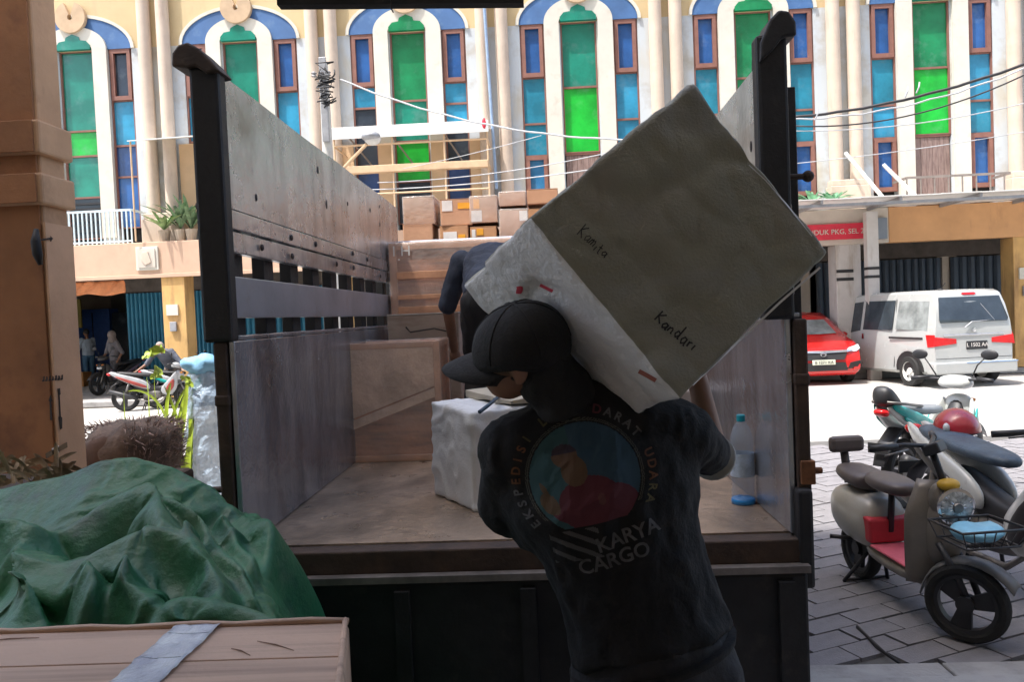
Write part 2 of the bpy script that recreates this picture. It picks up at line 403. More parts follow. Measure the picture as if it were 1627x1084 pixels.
# floor band / fascia
def fx(px, py): return aty(px, py, ARC).x
xs_o = fx(1412, 350); xs_b = fx(1268, 350)
for nm, a, b_, mt in (('fascia', X0, xs_b - .003, m_fas), ('sign_fascia', xs_b, xs_o - .003, m_beige), ('orange_fascia', xs_o, X1, m_org)):
    s_ = MB(); s_.box(a, b_, ARC, ARC + .25, 2.98, 3.76); s_.build(nm, mt, bld, bevel=.015)
s_ = MB(); s_.box(X0, X1, ARC + .25, 28, 3.2, 3.77); s_.build('upper_floor_slab', m_beige, bld)
s_ = MB(); s_.box(X0, xs_b, ARC - .04, ARC - .002, 2.93, 3.02); s_.build('fascia_moulding', m_fas, bld, bevel=.01)
sq = aty(235, 411, ARC)
s_ = MB(); s_.box(sq.x - .26, sq.x + .26, ARC - .05, ARC - .002, sq.z - .27, sq.z + .27); so_ = s_.build('square_plaque', m_white, bld, bevel=.01)
s_ = MB(); s_.box(sq.x - .2, sq.x + .2, ARC - .075, ARC - .05, sq.z - .21, sq.z + .21); s_.build('plaque_field', m_beige, so_)
s_ = MB(); s_.prism([(sq.x - .08, sq.z + .14), (sq.x + .05, sq.z + .16), (sq.x + .12, sq.z - .1), (sq.x - .02, sq.z - .16), (sq.x - .12, sq.z - .04)], ARC - .1, ARC - .075); s_.build('plaque_relief', m_pil, so_, bevel=.01)
# arcade pillars
PX0 = aty(278, 520, ARC).x; PP = (aty(1350, 470, ARC).x - PX0) / 4
for i in range(-2, 8):
    px_ = PX0 + PP * i; g = i == 4
    s_ = MB(); s_.box(px_ - .27, px_ + .27, ARC + .01, ARC + .5, .12, 2.98); s_.box(px_ - .31, px_ + .31, ARC - .02, ARC + .54, .12, .34)
    po = s_.build('pillar', m_gpill if g else m_pill, bld, bevel=.012)
    if g:
        for zz in (2.18, 2.36):
            s_ = MB(); s_.box(px_ - .272, px_ + .1, ARC + .002, ARC + .009, zz, zz + .07); s_.build('black_band', m_black, po)
    else:
        s_ = MB(); s_.box(px_ - .17, px_ + .1, ARC - .03, ARC + .008, 2.05, 2.3); s_.build('number_board', m_white, po)
        s_ = MB(); s_.box(px_ - .1, px_ + .05, ARC - .05, ARC + .008, 1.68, 1.9); s_.build('meter_box', m_steel, po, bevel=.01)
# shop fronts
YS = 20.7
m_bsh = M('blue_folding_shutter', (.03, .2, .33), .5, .1, scale=2, var=.15, dirt=((.1, .14, .16), 3, .55, .85))
m_dsh = M('slate_grey_folding_shutter', (.05, .075, .11), .5, .2, scale=2, var=.2)
m_head = M('dark_shutter_box', (.1, .085, .075), .8, scale=3, var=.3)
def slat_mesh(wd, z0, z1, mat):
    s_ = MB(); s_.prism([(0, 0), (wd * .3, -.05), (wd * .7, -.05), (wd, 0), (wd, .02), (0, .02)], z0, z1, 'z'); me = s_.mesh('slat'); me.materials.append(mat); return me
def shutter(x0, x1, mat, wd, z1=2.78, y=YS):
    root = MB(); root.box(x0, x1, y + .03, y + .06, .12, z1); ro = root.build('shutter', m_head, bld)
    me = slat_mesh(wd * .94, .15, z1 - .02, mat); n = int((x1 - x0) / wd)
    for q in range(n):
        o = bpy.data.objects.new('slat', me); COL.objects.link(o); o.parent = ro; o.location = (x0 + q * wd, y, 0)
        o.rotation_euler = (0, 0, random.uniform(-.06, .06))
    return ro
s_ = MB(); s_.box(X0, X1, YS - .02, YS + .25, 2.8, 3.19); s_.build('shutter_header', m_head, bld)
sh = aty(200, 470, YS).x
shutter(sh, PX0 - .1 + .55, m_bsh, .115)
shutter(PX0 + .35, PX0 + PP - .2, m_bsh, .14)
for i in range(1, 3): shutter(PX0 + PP * i + .1, PX0 + PP * (i + 1) - .2, m_bsh, .16)
shutter(PX0 + PP * 3 + .1, PX0 + PP * 4 - .1, m_dsh, .19)
shutter(PX0 + PP * 4 + .45, PX0 + PP * 5 - .1, m_dsh, .19)
for i in range(5, 7): shutter(PX0 + PP * i + .1, PX0 + PP * (i + 1) - .2, m_dsh, .22)
for i in range(-2, 0): pass
for i in (-2, 0, 1, 2, 3, 4, 5, 6, 7):
    s_ = MB(); px_ = PX0 + PP * i; s_.box(px_ - .2, px_ + (.35 if i == 0 else .3), YS + .07, 27.5, .12, 3.19); s_.build('party_wall', m_beige, bld)
s_ = MB(); s_.box(X0, X1, 27.5, 27.7, .12, 3.19); s_.build('back_wall', M('dim_shop_wall', (.3, .3, .3), .9, scale=1), bld)
# thin canopy over the right hand shops
m_tin = M('pale_tin_sheet', (.74, .74, .72), .6, .0, scale=3, var=.08, dirt=((.4, .35, .3), 3, .6, .8))
cyn = 15.7
cw = wthing('tin_canopy', 'thin pale tin canopy over the right-hand shops, above the white van', 'canopy', (8, 16.5, 3.7))
pans = MB(); xx = fx(1150, 350); q = 0
while xx < X1:
    p_ = MB(); p_.box(xx, xx + .78, cyn + random.uniform(-.03, .03), ARC + .1, 3.775 + (q % 2) * .006, 3.79 + (q % 2) * .006); p_.build('sheet', m_tin, cw); xx += .782; q += 1
p_ = MB(); xx = fx(1150, 350)
while xx < X1: p_.box(xx, xx + .05, cyn + .05, ARC - .01, 3.70, 3.772); xx += 1.56
p_.box(fx(1150, 350), X1, cyn + .1, cyn + .16, 3.64, 3.698); p_.build('rafter', m_steel, cw)
# signs on the right
m_red = M('red_sign', (.62, .03, .06), .5, scale=3)
a = aty(1283, 362, ARC - .06); b_ = aty(1375, 377, ARC - .06)
rs_ = wthing('shop_sign', 'narrow red shop sign with white lettering on the beige fascia', 'sign', (a.x, ARC, a.z))
s_ = MB(); s_.box(a.x - .25, b_.x, ARC - .07, ARC - .004, b_.z - .02, a.z + .06); s_.build('sign_board', m_red, rs_, bevel=.008)
lettering('HANDUK PKG, SEL 20/TM', .155, m_white, rs_, ((a.x + b_.x) / 2 + .05, ARC - .075, (a.z + b_.z) / 2 + .01), (1, 0, 0), (0, 0, 1), .003)
g0 = aty(1376, 347, ARC - .1); g1 = aty(1410, 379, ARC - .1)
s_ = MB(); s_.box(g0.x, g1.x, ARC - .12, ARC - .004, g1.z, g0.z)
tag(s_.build('blank_sign', M('blank_grey_panel', (.2, .24, .29), .5, scale=2), bevel=.01), 'square blank grey panel at the end of the red shop sign', 'sign')
# pale standpipe pole in front
pp = aty(1386, 450, 16.9)
s_ = MB(); s_.box(pp.x - .12, pp.x + .12, 16.82, 17.0, 0, 3.62); s_.build('post_shaft', m_gpill)
bpy.data.objects['post_shaft'].name = 'canopy_post'; cp = bpy.data.objects['canopy_post']; tag(cp, 'slim pale post with dark bands holding the tin canopy beside the van', 'post')
for zz in (2.2, 2.38):
    s_ = MB(); s_.box(pp.x - .125, pp.x + .125, 16.81, 17.01, zz, zz + .06); s_.build('dark_band', m_black, cp)
# orange banner over open shop
a = aty(60, 440, ARC + .3); b_ = aty(199, 461, ARC + .3)
m_ban = M('orange_banner_cloth', (.62, .24, .1), .8, scale=4, var=.2)
s_ = MB(); n = 40; vs = []; fs = []
for i in range(n + 1):
    for j in range(7):
        u = i / n; v = j / 6; x = a.x + (b_.x - a.x) * u; z = 2.93 - .32 * v
        vs.append((x, ARC + .3 + .03 * math.sin(u * 30 + v * 5) + .02 * math.sin(v * 9 + u * 50), z + .03 * math.sin(u * 14) * v))
for i in range(n):
    for j in range(6): q = i * 7 + j; fs.append((q, q + 1, q + 8, q + 7))
s_.add(vs, fs); o = s_.build('cloth_banner', m_ban, smooth=True); o.modifiers.new('th', 'SOLIDIFY').thickness = .004
tag(o, 'wrinkled orange cloth banner hung across the open shop front', 'banner')
# things inside the open shop: shelves, crates
sx0 = aty(110, 560, 23).x
m_yc = M('yellow_crate_plastic', (.55, .33, .04), .6); m_oc = M('orange_brown_carton', (.42, .2, .07), .8); m_bc = M('blue_plastic_drum', (.02, .08, .3), .5)
def crate(px, py, Y, wd, dp, ht, mat, name, label, cat, group=None):
    p = aty(px, py, Y); s_ = MB(); s_.box(p.x, p.x + wd, Y, Y + dp, .12, .12 + ht); o = s_.build(name, mat, bevel=.015)
    l_ = MB(); l_.box(p.x - .015, p.x + wd + .015, Y - .015, Y + dp + .015, .12 + ht - .07, .12 + ht + .012); l_.build('lid', mat, o, bevel=.01)
    return tag(o, label, cat, group)
crate(72, 600, 22.6, .7, .5, .78, m_yc, 'crate', 'yellow crate at the left edge of the open shop', 'crate')
crate(110, 610, 22.4, .44, .4, .42, m_oc, 'carton', 'low orange carton by the legs of the man in jeans', 'carton')
for q, (px, ht, mt, lb) in enumerate(((150, 1.5, m_bc, 'dark blue cabinet just behind the man in jeans'), (205, 1.35, G_DK, 'black cabinet beside the blue shutter inside the shop'))):
    p = aty(px, 590, 25.2); s_ = MB(); s_.box(p.x - .5, p.x + .62, 25.2, 25.8, .12, .12 + ht + .9)
    o = s_.build('cabinet', mt, bevel=.02); tag(o, lb, 'cabinet')
    h = MB(); h.box(p.x + .03, p.x + .05, 25.17, 25.2, .3, ht + .9); h.build('door_seam', m_black, o)
p = aty(100, 480, 23.5); s_ = MB(); s_.box(p.x - .5, p.x + .55, 23.5, 23.56, 1.9, 2.8); tag(s_.build('wall_board', M('olive_board', (.2, .17, .04), .8)), 'olive yellow board high on the left of the open shop', 'board')
p = aty(104, 515, 23.5); s_ = MB(); s_.box(p.x - .13, p.x + .13, 23.5, 23.55, 1.5, 1.95); tag(s_.build('poster', M('blue_poster', (.1, .3, .5), .8)), 'small blue poster under the olive board', 'poster')

# balconies ---------------------------------------------------------
def railing(x0, x1, z0, z1, y, step, mat, label, r=.014, top=.03):
    root = wthing('railing', label, 'railing', ((x0 + x1) / 2, y, z0))
    s_ = MB(); s_.box(x0, x1, y - top / 2, y + top / 2, z1 - .05, z1); s_.box(x0, x1, y - top / 2, y + top / 2, z0 + .04, z0 + .08); s_.build('handrail', mat, root)
    bm_ = MB(); bm_.box(-r, r, -r, r, z0, z1 - .051); me = bm_.mesh('baluster'); me.materials.append(mat); x = x0
    while x <= x1 + .001:
        o = bpy.data.objects.new('baluster', me); COL.objects.link(o); o.parent = root; o.matrix_parent_inverse = Matrix.Translation(-WORLD[root.name]); o.location = (x, y, 0); x += step
    for xx in (x0, x1):
        p_ = MB(); p_.box(xx - .02, xx + .02, y + .03, YW - .1, z1 - .05, z1); p_.build('side_rail', mat, root)
    return root
ra = aty(40, 350, ARC + .1).x; rb = aty(209, 350, ARC + .1).x
railing(ra, rb, 3.76, 4.56, ARC + .1, .105, m_lrail, 'pale upright balcony railing under the leftmost window')
ra = aty(1441, 300, ARC + .1).x; rb = aty(1606, 300, ARC + .1).x
railing(ra, rb, 3.79, 4.42, ARC + .1, .3, m_rail, 'dull brown balcony railing before the green window at right', .012)
# scroll pattern plate in that railing
for (u0_, v0_, u1_, v1_, lb) in ((1343, 243, 1411, 328, 'pale slanting strut left of the brown railing'), (1404, 262, 1464, 326, 'pale slanting strut crossing the brown railing')):
    p0 = aty(u0_, v0_, YW - .3); p1 = aty(u1_, v1_, ARC - .3); p1.z = max(p1.z, 3.8)
    s_ = MB(); s_.tube([p0, p1], .045, 4); tag(s_.build('slanting_strut', m_tin), lb, 'strut')
# cage balcony with awning on bay 3
CX0 = aty(533, 240, 17.1).x; CX1 = aty(775, 230, 17.1).x
m_cage = M('cream_orange_steel', (.6, .42, .26), .6, scale=4)
cg = wthing('cage_balcony', 'cream steel cage balcony with a white sheet awning on the third bay', 'balcony', ((CX0 + CX1) / 2, 17.2, 4))
zt = aty(655, 212, 17.0).z
s_ = MB(); n = 30; vs = []; fs = []
for i in range(n + 1):
    x = CX0 - .05 + (CX1 - CX0 + .1) * i / n; dz = .02 * math.sin(i * .9) + .015 * math.sin(i * 2.3)
    vs += [(x, 16.95, zt + .02 + dz * 1.5), (x, 17.5, zt + .13 + dz), (x, YW - .1, zt + .3)]
for i in range(n):
    for j in range(2): q = i * 3 + j; fs.append((q, q + 1, q + 4, q + 3))
s_.add(vs, fs); o = s_.build('awning_sheet', m_tin, cg); o.modifiers.new('t', 'SOLIDIFY').thickness = .02
s_ = MB(); s_.box(CX0 - .04, CX1 + .04, 16.93, 16.948, zt - .06, zt + .2); vv = s_.build('awning_valance', m_tin, cg, bevel=.006)
def cx(t): return CX0 + (CX1 - CX0) * t
for t in (0, .38, .72, 1): s_ = MB(); s_.cyl((cx(t), 17.02, 3.9), (cx(t), 17.02, zt), .022, 8); s_.build('upright', m_cage, cg)
for z_ in (aty(655, 226, 17).z, aty(655, 305, 17).z):
    s_ = MB(); s_.cyl((CX0, 17.02, z_), (CX1, 17.02, z_), .022, 8); s_.build('cross_bar', m_cage, cg)
zb = aty(655, 265, 17).z; s_ = MB(); s_.box(CX0, CX1, 16.95, 17.1, zb - .09, zb + .07); s_.build('ledge_beam', m_cage, cg, bevel=.01)
for t in (0, 1):
    s_ = MB()
    for z_ in (zt - .2, zb, 4.0): s_.cyl((cx(t), 17.03, z_), (cx(t), YW - .02, z_), .02, 8)
    s_.build('side_bars', m_cage, cg)
for t in (.1, .38, .72):
    s_ = MB(); s_.cyl((cx(t), 17.05, zt - .02), (cx(t) + .35, 17.9, zt - .55), .02, 6); s_.build('brace', m_rail, cg)
m_peach = M('peach_plaster', (.58, .4, .24), .85, scale=1.5, var=.08)
s_ = MB(); c = bayx(2)
for (a, d) in ((-1.9, -1.375), (-.793, -.46), (.46, .793), (1.375, 1.88)): s_.box(c + a, c + d, YW - .13, YW - .092, 4, zt + .05)
s_.build('peach_pier', m_peach, cg)
# red tag at awning end
p = aty(769, 196, 16.94); s_ = MB(); s_.ell(p, (.05, .03, .13)); s_.build('red_reflector', m_red, cg)
# small awning between bay 1 and 2
a = aty(205, 219, 17.3); b_ = aty(322, 219, 17.3)
aw = wthing('small_awning', 'small cream sheet awning beside the left truck post', 'awning', (a.x, 17.3, a.z))
s_ = MB(); s_.corners([(a.x, 17.2, a.z - .1), (b_.x, 17.2, a.z - .06), (a.x + .15, YW - .1, a.z + .12), (b_.x, YW - .1, a.z + .15), (a.x, 17.2, a.z - .08), (b_.x, 17.2, a.z - .04), (a.x + .15, YW - .1, a.z + .14), (b_.x, YW - .1, a.z + .17)])
s_.build('sheet', m_tin, aw)
s_ = MB(); s_.box(a.x + .75, b_.x, YW - .06, YW - .004, 4.1, a.z); s_.build('tan_panel', m_peach, aw)
for xx in (a.x + .05, b_.x - .05):
    s_ = MB(); s_.cyl((xx, 17.25, 3.78), (xx, 17.25, a.z - .1), .02, 8); s_.build('post', m_cage, aw)

# potted plants on the balcony behind the post
m_leaf = M('dusty_green_leaf', (.2, .3, .12), .7, var=.4, scale=8); m_dleaf = M('mid_green_leaf', (.12, .2, .1), .7, var=.4, scale=8)
def leaf_tuft(name, base, n, ln, wd, mat, spread, label, cat, parent=None, up=1.0, seed=1, group=None, curl=1.0):
    rnd = random.Random(seed); root = wthing(name, label, cat, base, group) if not parent else parent
    for i in range(n):
        s_ = MB(); az = rnd.uniform(0, 2 * PI); L = ln * rnd.uniform(.6, 1.1); h = Vector((math.cos(az), math.sin(az), 0)); side = Vector((-h.y, h.x, 0)); out = spread * rnd.uniform(.3, 1)
        vs = []; fs = []; N = 7
        for q in range(N + 1):
            t = q / N; p = Vector(base) + h * (L * out * t * (1 + .4 * t)) + Vector((0, 0, L * up * (t - curl * out * .55 * t * t)))
            w_ = wd * (math.sin(PI * (.08 + .92 * (1 - t)) ** .8) + .05) * (1 if t < 1 else .05); vs += [p - side * w_ / 2, p + Vector((0, 0, -w_ * .2)), p + side * w_ / 2]
        for q in range(N): a = q * 3; fs += [(a, a + 1, a + 4, a + 3), (a + 1, a + 2, a + 5, a + 4)]
        s_.add(vs, fs); o = s_.build('leaf', mat, root, smooth=True)
    return root
for q, (px, py, sd, lb) in enumerate(((262, 385, 3, 'low yellow-green balcony plant beside the twin pilasters'), (288, 383, 4, 'taller dark palm on the balcony against the truck post'), (305, 384, 5, 'balcony plant half hidden by the truck post'))):
    p = aty(px, py, 17.6); p.z = 3.78
    t = leaf_tuft('balcony_plant', p + Vector((0, 0, .25)), 22, .9 if q else .55, .09, m_leaf if q == 0 else m_dleaf, .8, lb, 'plant', seed=sd)
    s_ = MB(); s_.lathe([(.1, 0), (.14, .26), (.12, .26)], p, 12); s_.build('pot', M('dusty_pot', (.4, .33, .25), .85), t)
for q, (px, lb) in enumerate(((1290, 'low green balcony plant just right of the truck post'), (1325, 'pale potted shrub on the ledge left of the struts'))):
    p = aty(px, 330, 17.55); p.z = 3.8
    t = leaf_tuft('balcony_plant', p + Vector((0, 0, .12)), 26, .42, .07, M('pale_green_leaf', (.12, .3, .16), .7, var=.3), 1.0, lb, 'plant', seed=11 + q)
    s_ = MB(); s_.lathe([(.08, 0), (.12, .15), (.1, .15)], p, 12); s_.build('pot', M('dusty_pot', (.4, .33, .25), .85), t)

# utility pole, lamp, wires ------------------------------------------
m_conc = M('pale_concrete_pole', (.5, .5, .47), .85, scale=6, var=.12)
YP = 15.2
p0 = aty(522, 270, YP); p1 = aty(521, 98, YP)
up_ = wthing('utility_pole', 'pale concrete utility pole with tangled cable clamps near its top', 'pole', (p0.x, YP, 0))
s_ = MB(); s_.tube([(p0.x, YP, 0), (p0.x, YP, p1.z)], [.15, .09], 14); s_.build('shaft', m_conc, up_, smooth='auto')
s_ = MB(); s_.box(p0.x - .05, p0.x + .09, YP - .16, YP - .1, p1.z - 1.6, p1.z + .05); s_.build('bracket', m_steel, up_, bevel=.01)
rr = random.Random(5)
for q in range(9):
    z = p1.z - .2 - q * .09; s_ = MB(); pts = [Vector((p0.x + rr.uniform(-.1, .3), YP - .2 - rr.uniform(0, .1), z + rr.uniform(-.12, .12))) for _ in range(6)]
    s_.tube(pts, .016, 6); s_.build('cable_loop', m_black, up_, smooth=True)
for q in range(3):
    s_ = MB(); s_.lathe([(.02, 0), (.06, .02), (.03, .05), (.06, .08), (.02, .11)], (p0.x - .14 + q * .14, YP - .2, p1.z - .35), 10); s_.build('insulator', m_steel, up_)
lp = aty(592, 220, 14.6); lb_ = aty(543, 270, 14.9)
la = wthing('street_lamp', 'round street lamp on an orange slanting arm in front of the cage balcony', 'lamp', (lb_.x, 14.9, 0))
s_ = MB(); s_.tube([(lb_.x - .5, 15.0, 0), (lb_.x - .5, 15.0, lb_.z - .5), lb_, lp - Vector((.12, 0, .1))], .03, 8); s_.build('arm', m_cage, la)
s_ = MB(); s_.ell(lp, (.16, .16, .13), sub=3); s_.build('globe', M('milky_glass', (.6, .6, .58), .25), la, smooth=True)
s_ = MB(); s_.ell(lp + Vector((-.02, -.05, .03)), (.18, .15, .10), sub=3); s_.build('cap', m_steel, la, smooth=True)
m_cab = M('grey_white_cable', (.45, .47, .5), .5); m_bcab = M('black_cable', (.025, .025, .03), .5)
def wire(pa, pb, sag, r, mat, label, n=16, wob=0):
    pts = []
    for i in range(n + 1):
        t = i / n; p = pa.lerp(pb, t); p.z -= sag * 4 * t * (1 - t); p.z += wob * math.sin(t * 37) ; pts.append(p)
    s_ = MB(); s_.tube(pts, r, 6); return tag(s_.build('cable', mat, smooth=True), label, 'cable', 'overhead cables across the street')
wire(aty(541, 126, YP), aty(1010, 222, 13.5), .28, .016, m_cab, 'pale twisted cable running from the utility pole towards the carried bale', 24, .008)
wire(aty(1010, 222, 13.5), aty(1262, 187, 12.4), .05, .014, m_cab, 'cable stretch hidden behind the bale up to the right truck post')
wire(aty(1250, 187, 12.4), aty(1680, 82, 11.6), .16, .022, m_bcab, 'thickest black cable sloping up at the right edge', 20, .006)
wire(aty(1250, 190, 12.3), aty(1680, 86, 11.5), .22, .012, m_cab, 'grey cable twisted just under the thickest black one', 20, .012)
wire(aty(1260, 200, 12.6), aty(1680, 92, 12), .3, .012, m_bcab, 'thin dark cable below the twisted pair')
wire(aty(1260, 208, 12.6), aty(1680, 150, 12.5), .15, .008, m_cab, 'faint cable crossing the green window at right, middle height')
wire(aty(1240, 262, 13), aty(1680, 200, 12.5), .05, .007, m_cab, 'lowest faint cable crossing the brown door at right')
wire(aty(600, 290, 15), aty(1000, 235, 13.6), .12, .008, m_cab, 'thin slack cable in front of the cage balcony, upper one')
wire(aty(560, 302, 15.1), aty(1010, 258, 13.6), .1, .01, m_cab, 'thin slack cable in front of the cage balcony, lower one')
wire(aty(640, 268, 16), aty(860, 215, 15), .03, .007, m_cab, 'short faint cable rising right across the cage balcony')
for px in ((1297, 182), (1440, 146), (1458, 139)):
    p = aty(px[0], px[1], 12.0); tie_n = {1297: 'pale tie knotted on the cables nearest the truck post', 1440: 'pale tie knotted on the cables left of the green window', 1458: 'pale tie knotted on the cables over the green window, just right of the next tie'}[px[0]]; s_ = MB(); s_.tube([p + Vector((-.02, 0, -.08)), p + Vector((.01, -.02, 0)), p + Vector((.03, 0, .08))], .012, 6)
    tag(s_.build('cable_tie', m_cab), tie_n, 'cable tie', 'ties knotted on the cables')
a = aty(766, -40, YW - .35); b_ = aty(789, 300, YW - .35)
s_ = MB(); s_.tube([a, b_], .035, 8); tag(s_.build('drainpipe', M('grey_blue_pipe', (.25, .35, .5), .5)), 'grey-blue drainpipe beside the right end of the cage balcony', 'pipe')
# ================================================================ TRUCK
BED = .95; XL, XR = -1.08, .80; YR, YF = 2.60, 5.72; TOP = 2.62
m_alu = M('scuffed_aluminium_sheet', (.5, .5, .505), .27, .7, scale=1.2, var=.14, streak=((.2, .2, .21), 3, (3, 3, .35), .42, .78), dirt=((.2, .16, .14), 3, .52, .76), bump=.8, bscale=7)
m_alu2 = M('bluish_lower_sheet', (.42, .45, .5), .24, .7, scale=1.5, var=.18, streak=((.14, .15, .18), 2.6, (2, 2, .5), .42, .78), dirt=((.22, .17, .15), 3.5, .55, .78), bump=.9, bscale=6)
m_slat = M('blue_grey_side_board', (.33, .35, .39), .36, .5, scale=3, var=.15, dirt=((.3, .25, .22), 5, .55, .8), bump=.2, bscale=10)
m_tblk = M('black_truck_steel', (.014, .014, .016), .6, .1, scale=8, var=.3, dirt=((.05, .04, .035), 9, .6, .85), bump=.25)
m_rust = M('rusty_brown_steel', (.045, .028, .02), .75, scale=7, var=.4, dirt=((.09, .05, .03), 8, .5, .8), bump=.4)
m_floor = M('worn_steel_bed', (.42, .32, .24), .3, .3, scale=3, var=.22, streak=((.2, .155, .12), 3, (1.6, .8, 1), .42, .7), dirt=((.16, .12, .1), 7, .55, .8), bump=.6, bscale=18)
m_cab = MATS.get('cab_y') or M('cab_yellow', (.55, .35, .05), .35, scale=3)
m_tyre = M('tyre_rubber', (.018, .018, .018), .85, scale=10, bump=.5, bscale=60)
m_bolt = M('dark_bolt', (.05, .04, .04), .6, .5)
tk = wthing('cargo_truck', 'open cargo truck seen from behind, bed open towards the camera', 'truck', ((XL + XR) / 2, 4, 0))
s_ = MB(); s_.box(XL - .02, XR + .02, YR + .02, YF, BED - .05, BED); s_.build('bed_floor', m_floor, tk)
s_ = MB(); s_.box(XL - .05, XR + .03, YR - .06, YR + .018, BED - .085, BED - .005); s_.build('rear_sill', m_rust, tk, bevel=.006)
s_ = MB(); s_.box(XL - .05, XR + .025, YR - .1, YR - .062, BED - .105, BED - .082); s_.build('sill_lip', M('bare_steel_edge', (.2, .18, .17), .5, .5, scale=9, var=.3), tk)
s_ = MB(); s_.box(XL - .05, XR + .02, YR - .085, YR - .03, .22, BED - .11); tg = s_.build('tailgate', m_tblk, tk, bevel=.01)
for q in range(5):
    s_ = MB(); x = XL + .12 + q * .42; s_.box(x, x + .05, YR - .11, YR - .086, .24, BED - .13); s_.build('rib', m_tblk, tg)
def side(sx, xi):     # sx = -1 left, 1 right; xi = inner face
    o_ = xi + sx * .04
    def bx(nm, y0, y1, z0, z1, m, th=.04, off=0, bevel=.004):
        s_ = MB(); a, b = sorted((xi + sx * off, xi + sx * (off + th))); s_.box(a, b, y0, y1, z0, z1); return s_.build(nm, m, tk, bevel=bevel)
    # upper sheet with slightly sagging top edge
    s_ = MB(); n = 24; a, b = sorted((xi, xi + sx * .035)); 
    for q in range(n):
        y0 = YR + .03 + (YF - YR - .03) * q / n; y1 = YR + .03 + (YF - YR - .03) * (q + 1) / n
        h0 = TOP - .03 + .002 * math.sin(q * .7) - .03 * q / n; h1 = TOP - .03 + .002 * math.sin((q + 1) * .7) - .03 * (q + 1) / n
        s_.corners([(a, y0, 2.135), (b, y0, 2.135), (a, y1, 2.135), (b, y1, 2.135), (a, y0, h0), (b, y0, h0), (a, y1, h1), (b, y1, h1)])
    me = s_.mesh('upper_sheet'); bm = bmesh.new(); bm.from_mesh(me); bmesh.ops.remove_doubles(bm, verts=bm.verts, dist=.0005)
    dl = [f for f in bm.faces if all(any(abs((e.other_vert(v) or v).co.y - v.co.y) < 0 for e in v.link_edges) for v in f.verts)]
    bm.to_mesh(me); bm.free(); put(me, 'upper_sheet', m_alu, tk)
    bx('middle_strip', YR + .03, YF, 2.062, 2.130, m_alu, off=-.006)
    bx('lower_strip', YR + .03, YF, 1.982, 2.056, m_alu)
    bx('slat_board', YR + .03, YF, 1.752, 1.898, m_slat)
    bx('lower_plate', YR - .02, YF, BED + .002, 1.672, m_alu2, th=.02, off=-.012)
    bx('plate_edge', YR - .02, YF, 1.674, 1.69, m_alu2, th=.05, off=-.012)
    nu = 10
    for q in range(nu):
        y = YR + .12 + q * .322
        if y + .1 < YF: bx('stake', y, y + .11, BED - .1, TOP - .15, m_tblk, th=.05, off=.042)
    for zz in (2.1, 2.02):
        for q in range(9):
            y = YR + .3 + q * .35; s_ = MB(); s_.lathe([(.002, 0), (.014, 0), (.012, .006), (.002, .009)], (0, 0, 0), 8, axis='x')
            s_.v = [(xi - sx * (.006 + (v[0] if True else 0)), v[1] + y, v[2] + zz + .008 * math.sin(q * 5)) for v in s_.v]
            if (q + int(zz * 100)) % 3: s_.build('rivet', m_bolt, tk)
    # rear corner post, top cap, latch
    pl, pr = (xi - .088, xi + .014) if sx < 0 else (xi - .082, xi + .018)
    s_ = MB(); s_.box(pl, pr, YR - .04, YR + .028, 1.67, TOP - .02); s_.build('rear_post', m_tblk, tk, bevel=.012)
    pl2, pr2 = sorted((xi + sx * .012, xi + sx * .058))
    s_ = MB(); s_.box(pl2, pr2, YR - .035, YR + .028, BED - .02, 1.67); s_.box(pl2 - .003, pr2 + .003, YR - .04, YR + .03, 1.45, 1.49); s_.build('lower_post', m_rust, tk, bevel=.008)
    s_ = MB(); c = Vector((xi + (-.10 if sx < 0 else .02), YR - .03, TOP + .02))
    pts = [c + Vector((-sx * .08, 0, -.03)), c + Vector((-sx * .03, 0, .0)), c + Vector((sx * .01, 0, .005)), c + Vector((sx * .045, 0, -.005)), c + Vector((sx * .05, 0, -.04))]
    cp_ = [(275, 107), (276, 86), (285, 73), (300, 68), (318, 78), (337, 96), (352, 114), (330, 118), (313, 106), (300, 110)] if sx < 0 else [(1207, 68), (1222, 32), (1236, 17), (1252, 19), (1263, 36), (1264, 58), (1248, 60), (1241, 62), (1228, 80), (1206, 100)]
    cq = [aty(x_, y_, YR - .04) for x_, y_ in cp_]; s_ = MB(); s_.prism([(p_.x, p_.z) for p_ in cq], YR - .055, YR + .06, 'y'); s_.build('rolled_cap', m_rust if sx < 0 else m_tblk, tk, bevel=.008)
    s_ = MB(); s_.cyl((xi + sx * .015, YR, 2.14), (xi + sx * .085, YR, 2.14), .01, 8); s_.ell((xi + sx * .085, YR, 2.14), (.02, .02, .02)); s_.build('latch', m_rust, tk)
    s_ = MB(); s_.box(*sorted((xi + sx * .02, xi + sx * (.068 if sx > 0 else .055))), YR - (.045 if sx > 0 else .03), YR + .02, 1.12, 1.2); s_.cyl((xi + sx * .05, YR - .01, 1.16), (xi + sx * .1, YR - .01, 1.16), .012, 8); s_.build('hinge', M('orange_rust', (.2, .08, .03), .8, scale=15, var=.4) if sx > 0 else m_rust, tk, bevel=.004)
    if sx < 0: s_ = MB(); s_.cyl((xi + sx * .1, YR + .01, 1.75), (xi + sx * .1, YR + .01, 2.55), .006, 6); s_.build('lock_rod', m_rust, tk)
    if sx > 0:
        s_ = MB(); s_.box(xi + .0, xi + .05, YR - .07, YR + .01, BED - .17, BED + .16); s_.build('corner_bracket', m_tblk, tk, bevel=.012)
    # dents and marks on the sheet: small riveted patches
    rr = random.Random(3 + sx)
    for q in range(7):
        y = rr.uniform(YR + .2, YF - .5); z = rr.uniform(2.2, 2.5); s_ = MB()
        s_.ell((xi - sx * .001, y, z), (.003, rr.uniform(.006, .014), rr.uniform(.01, .025))); s_.build('dent', m_bolt, tk)
side(-1, XL); side(1, XR)
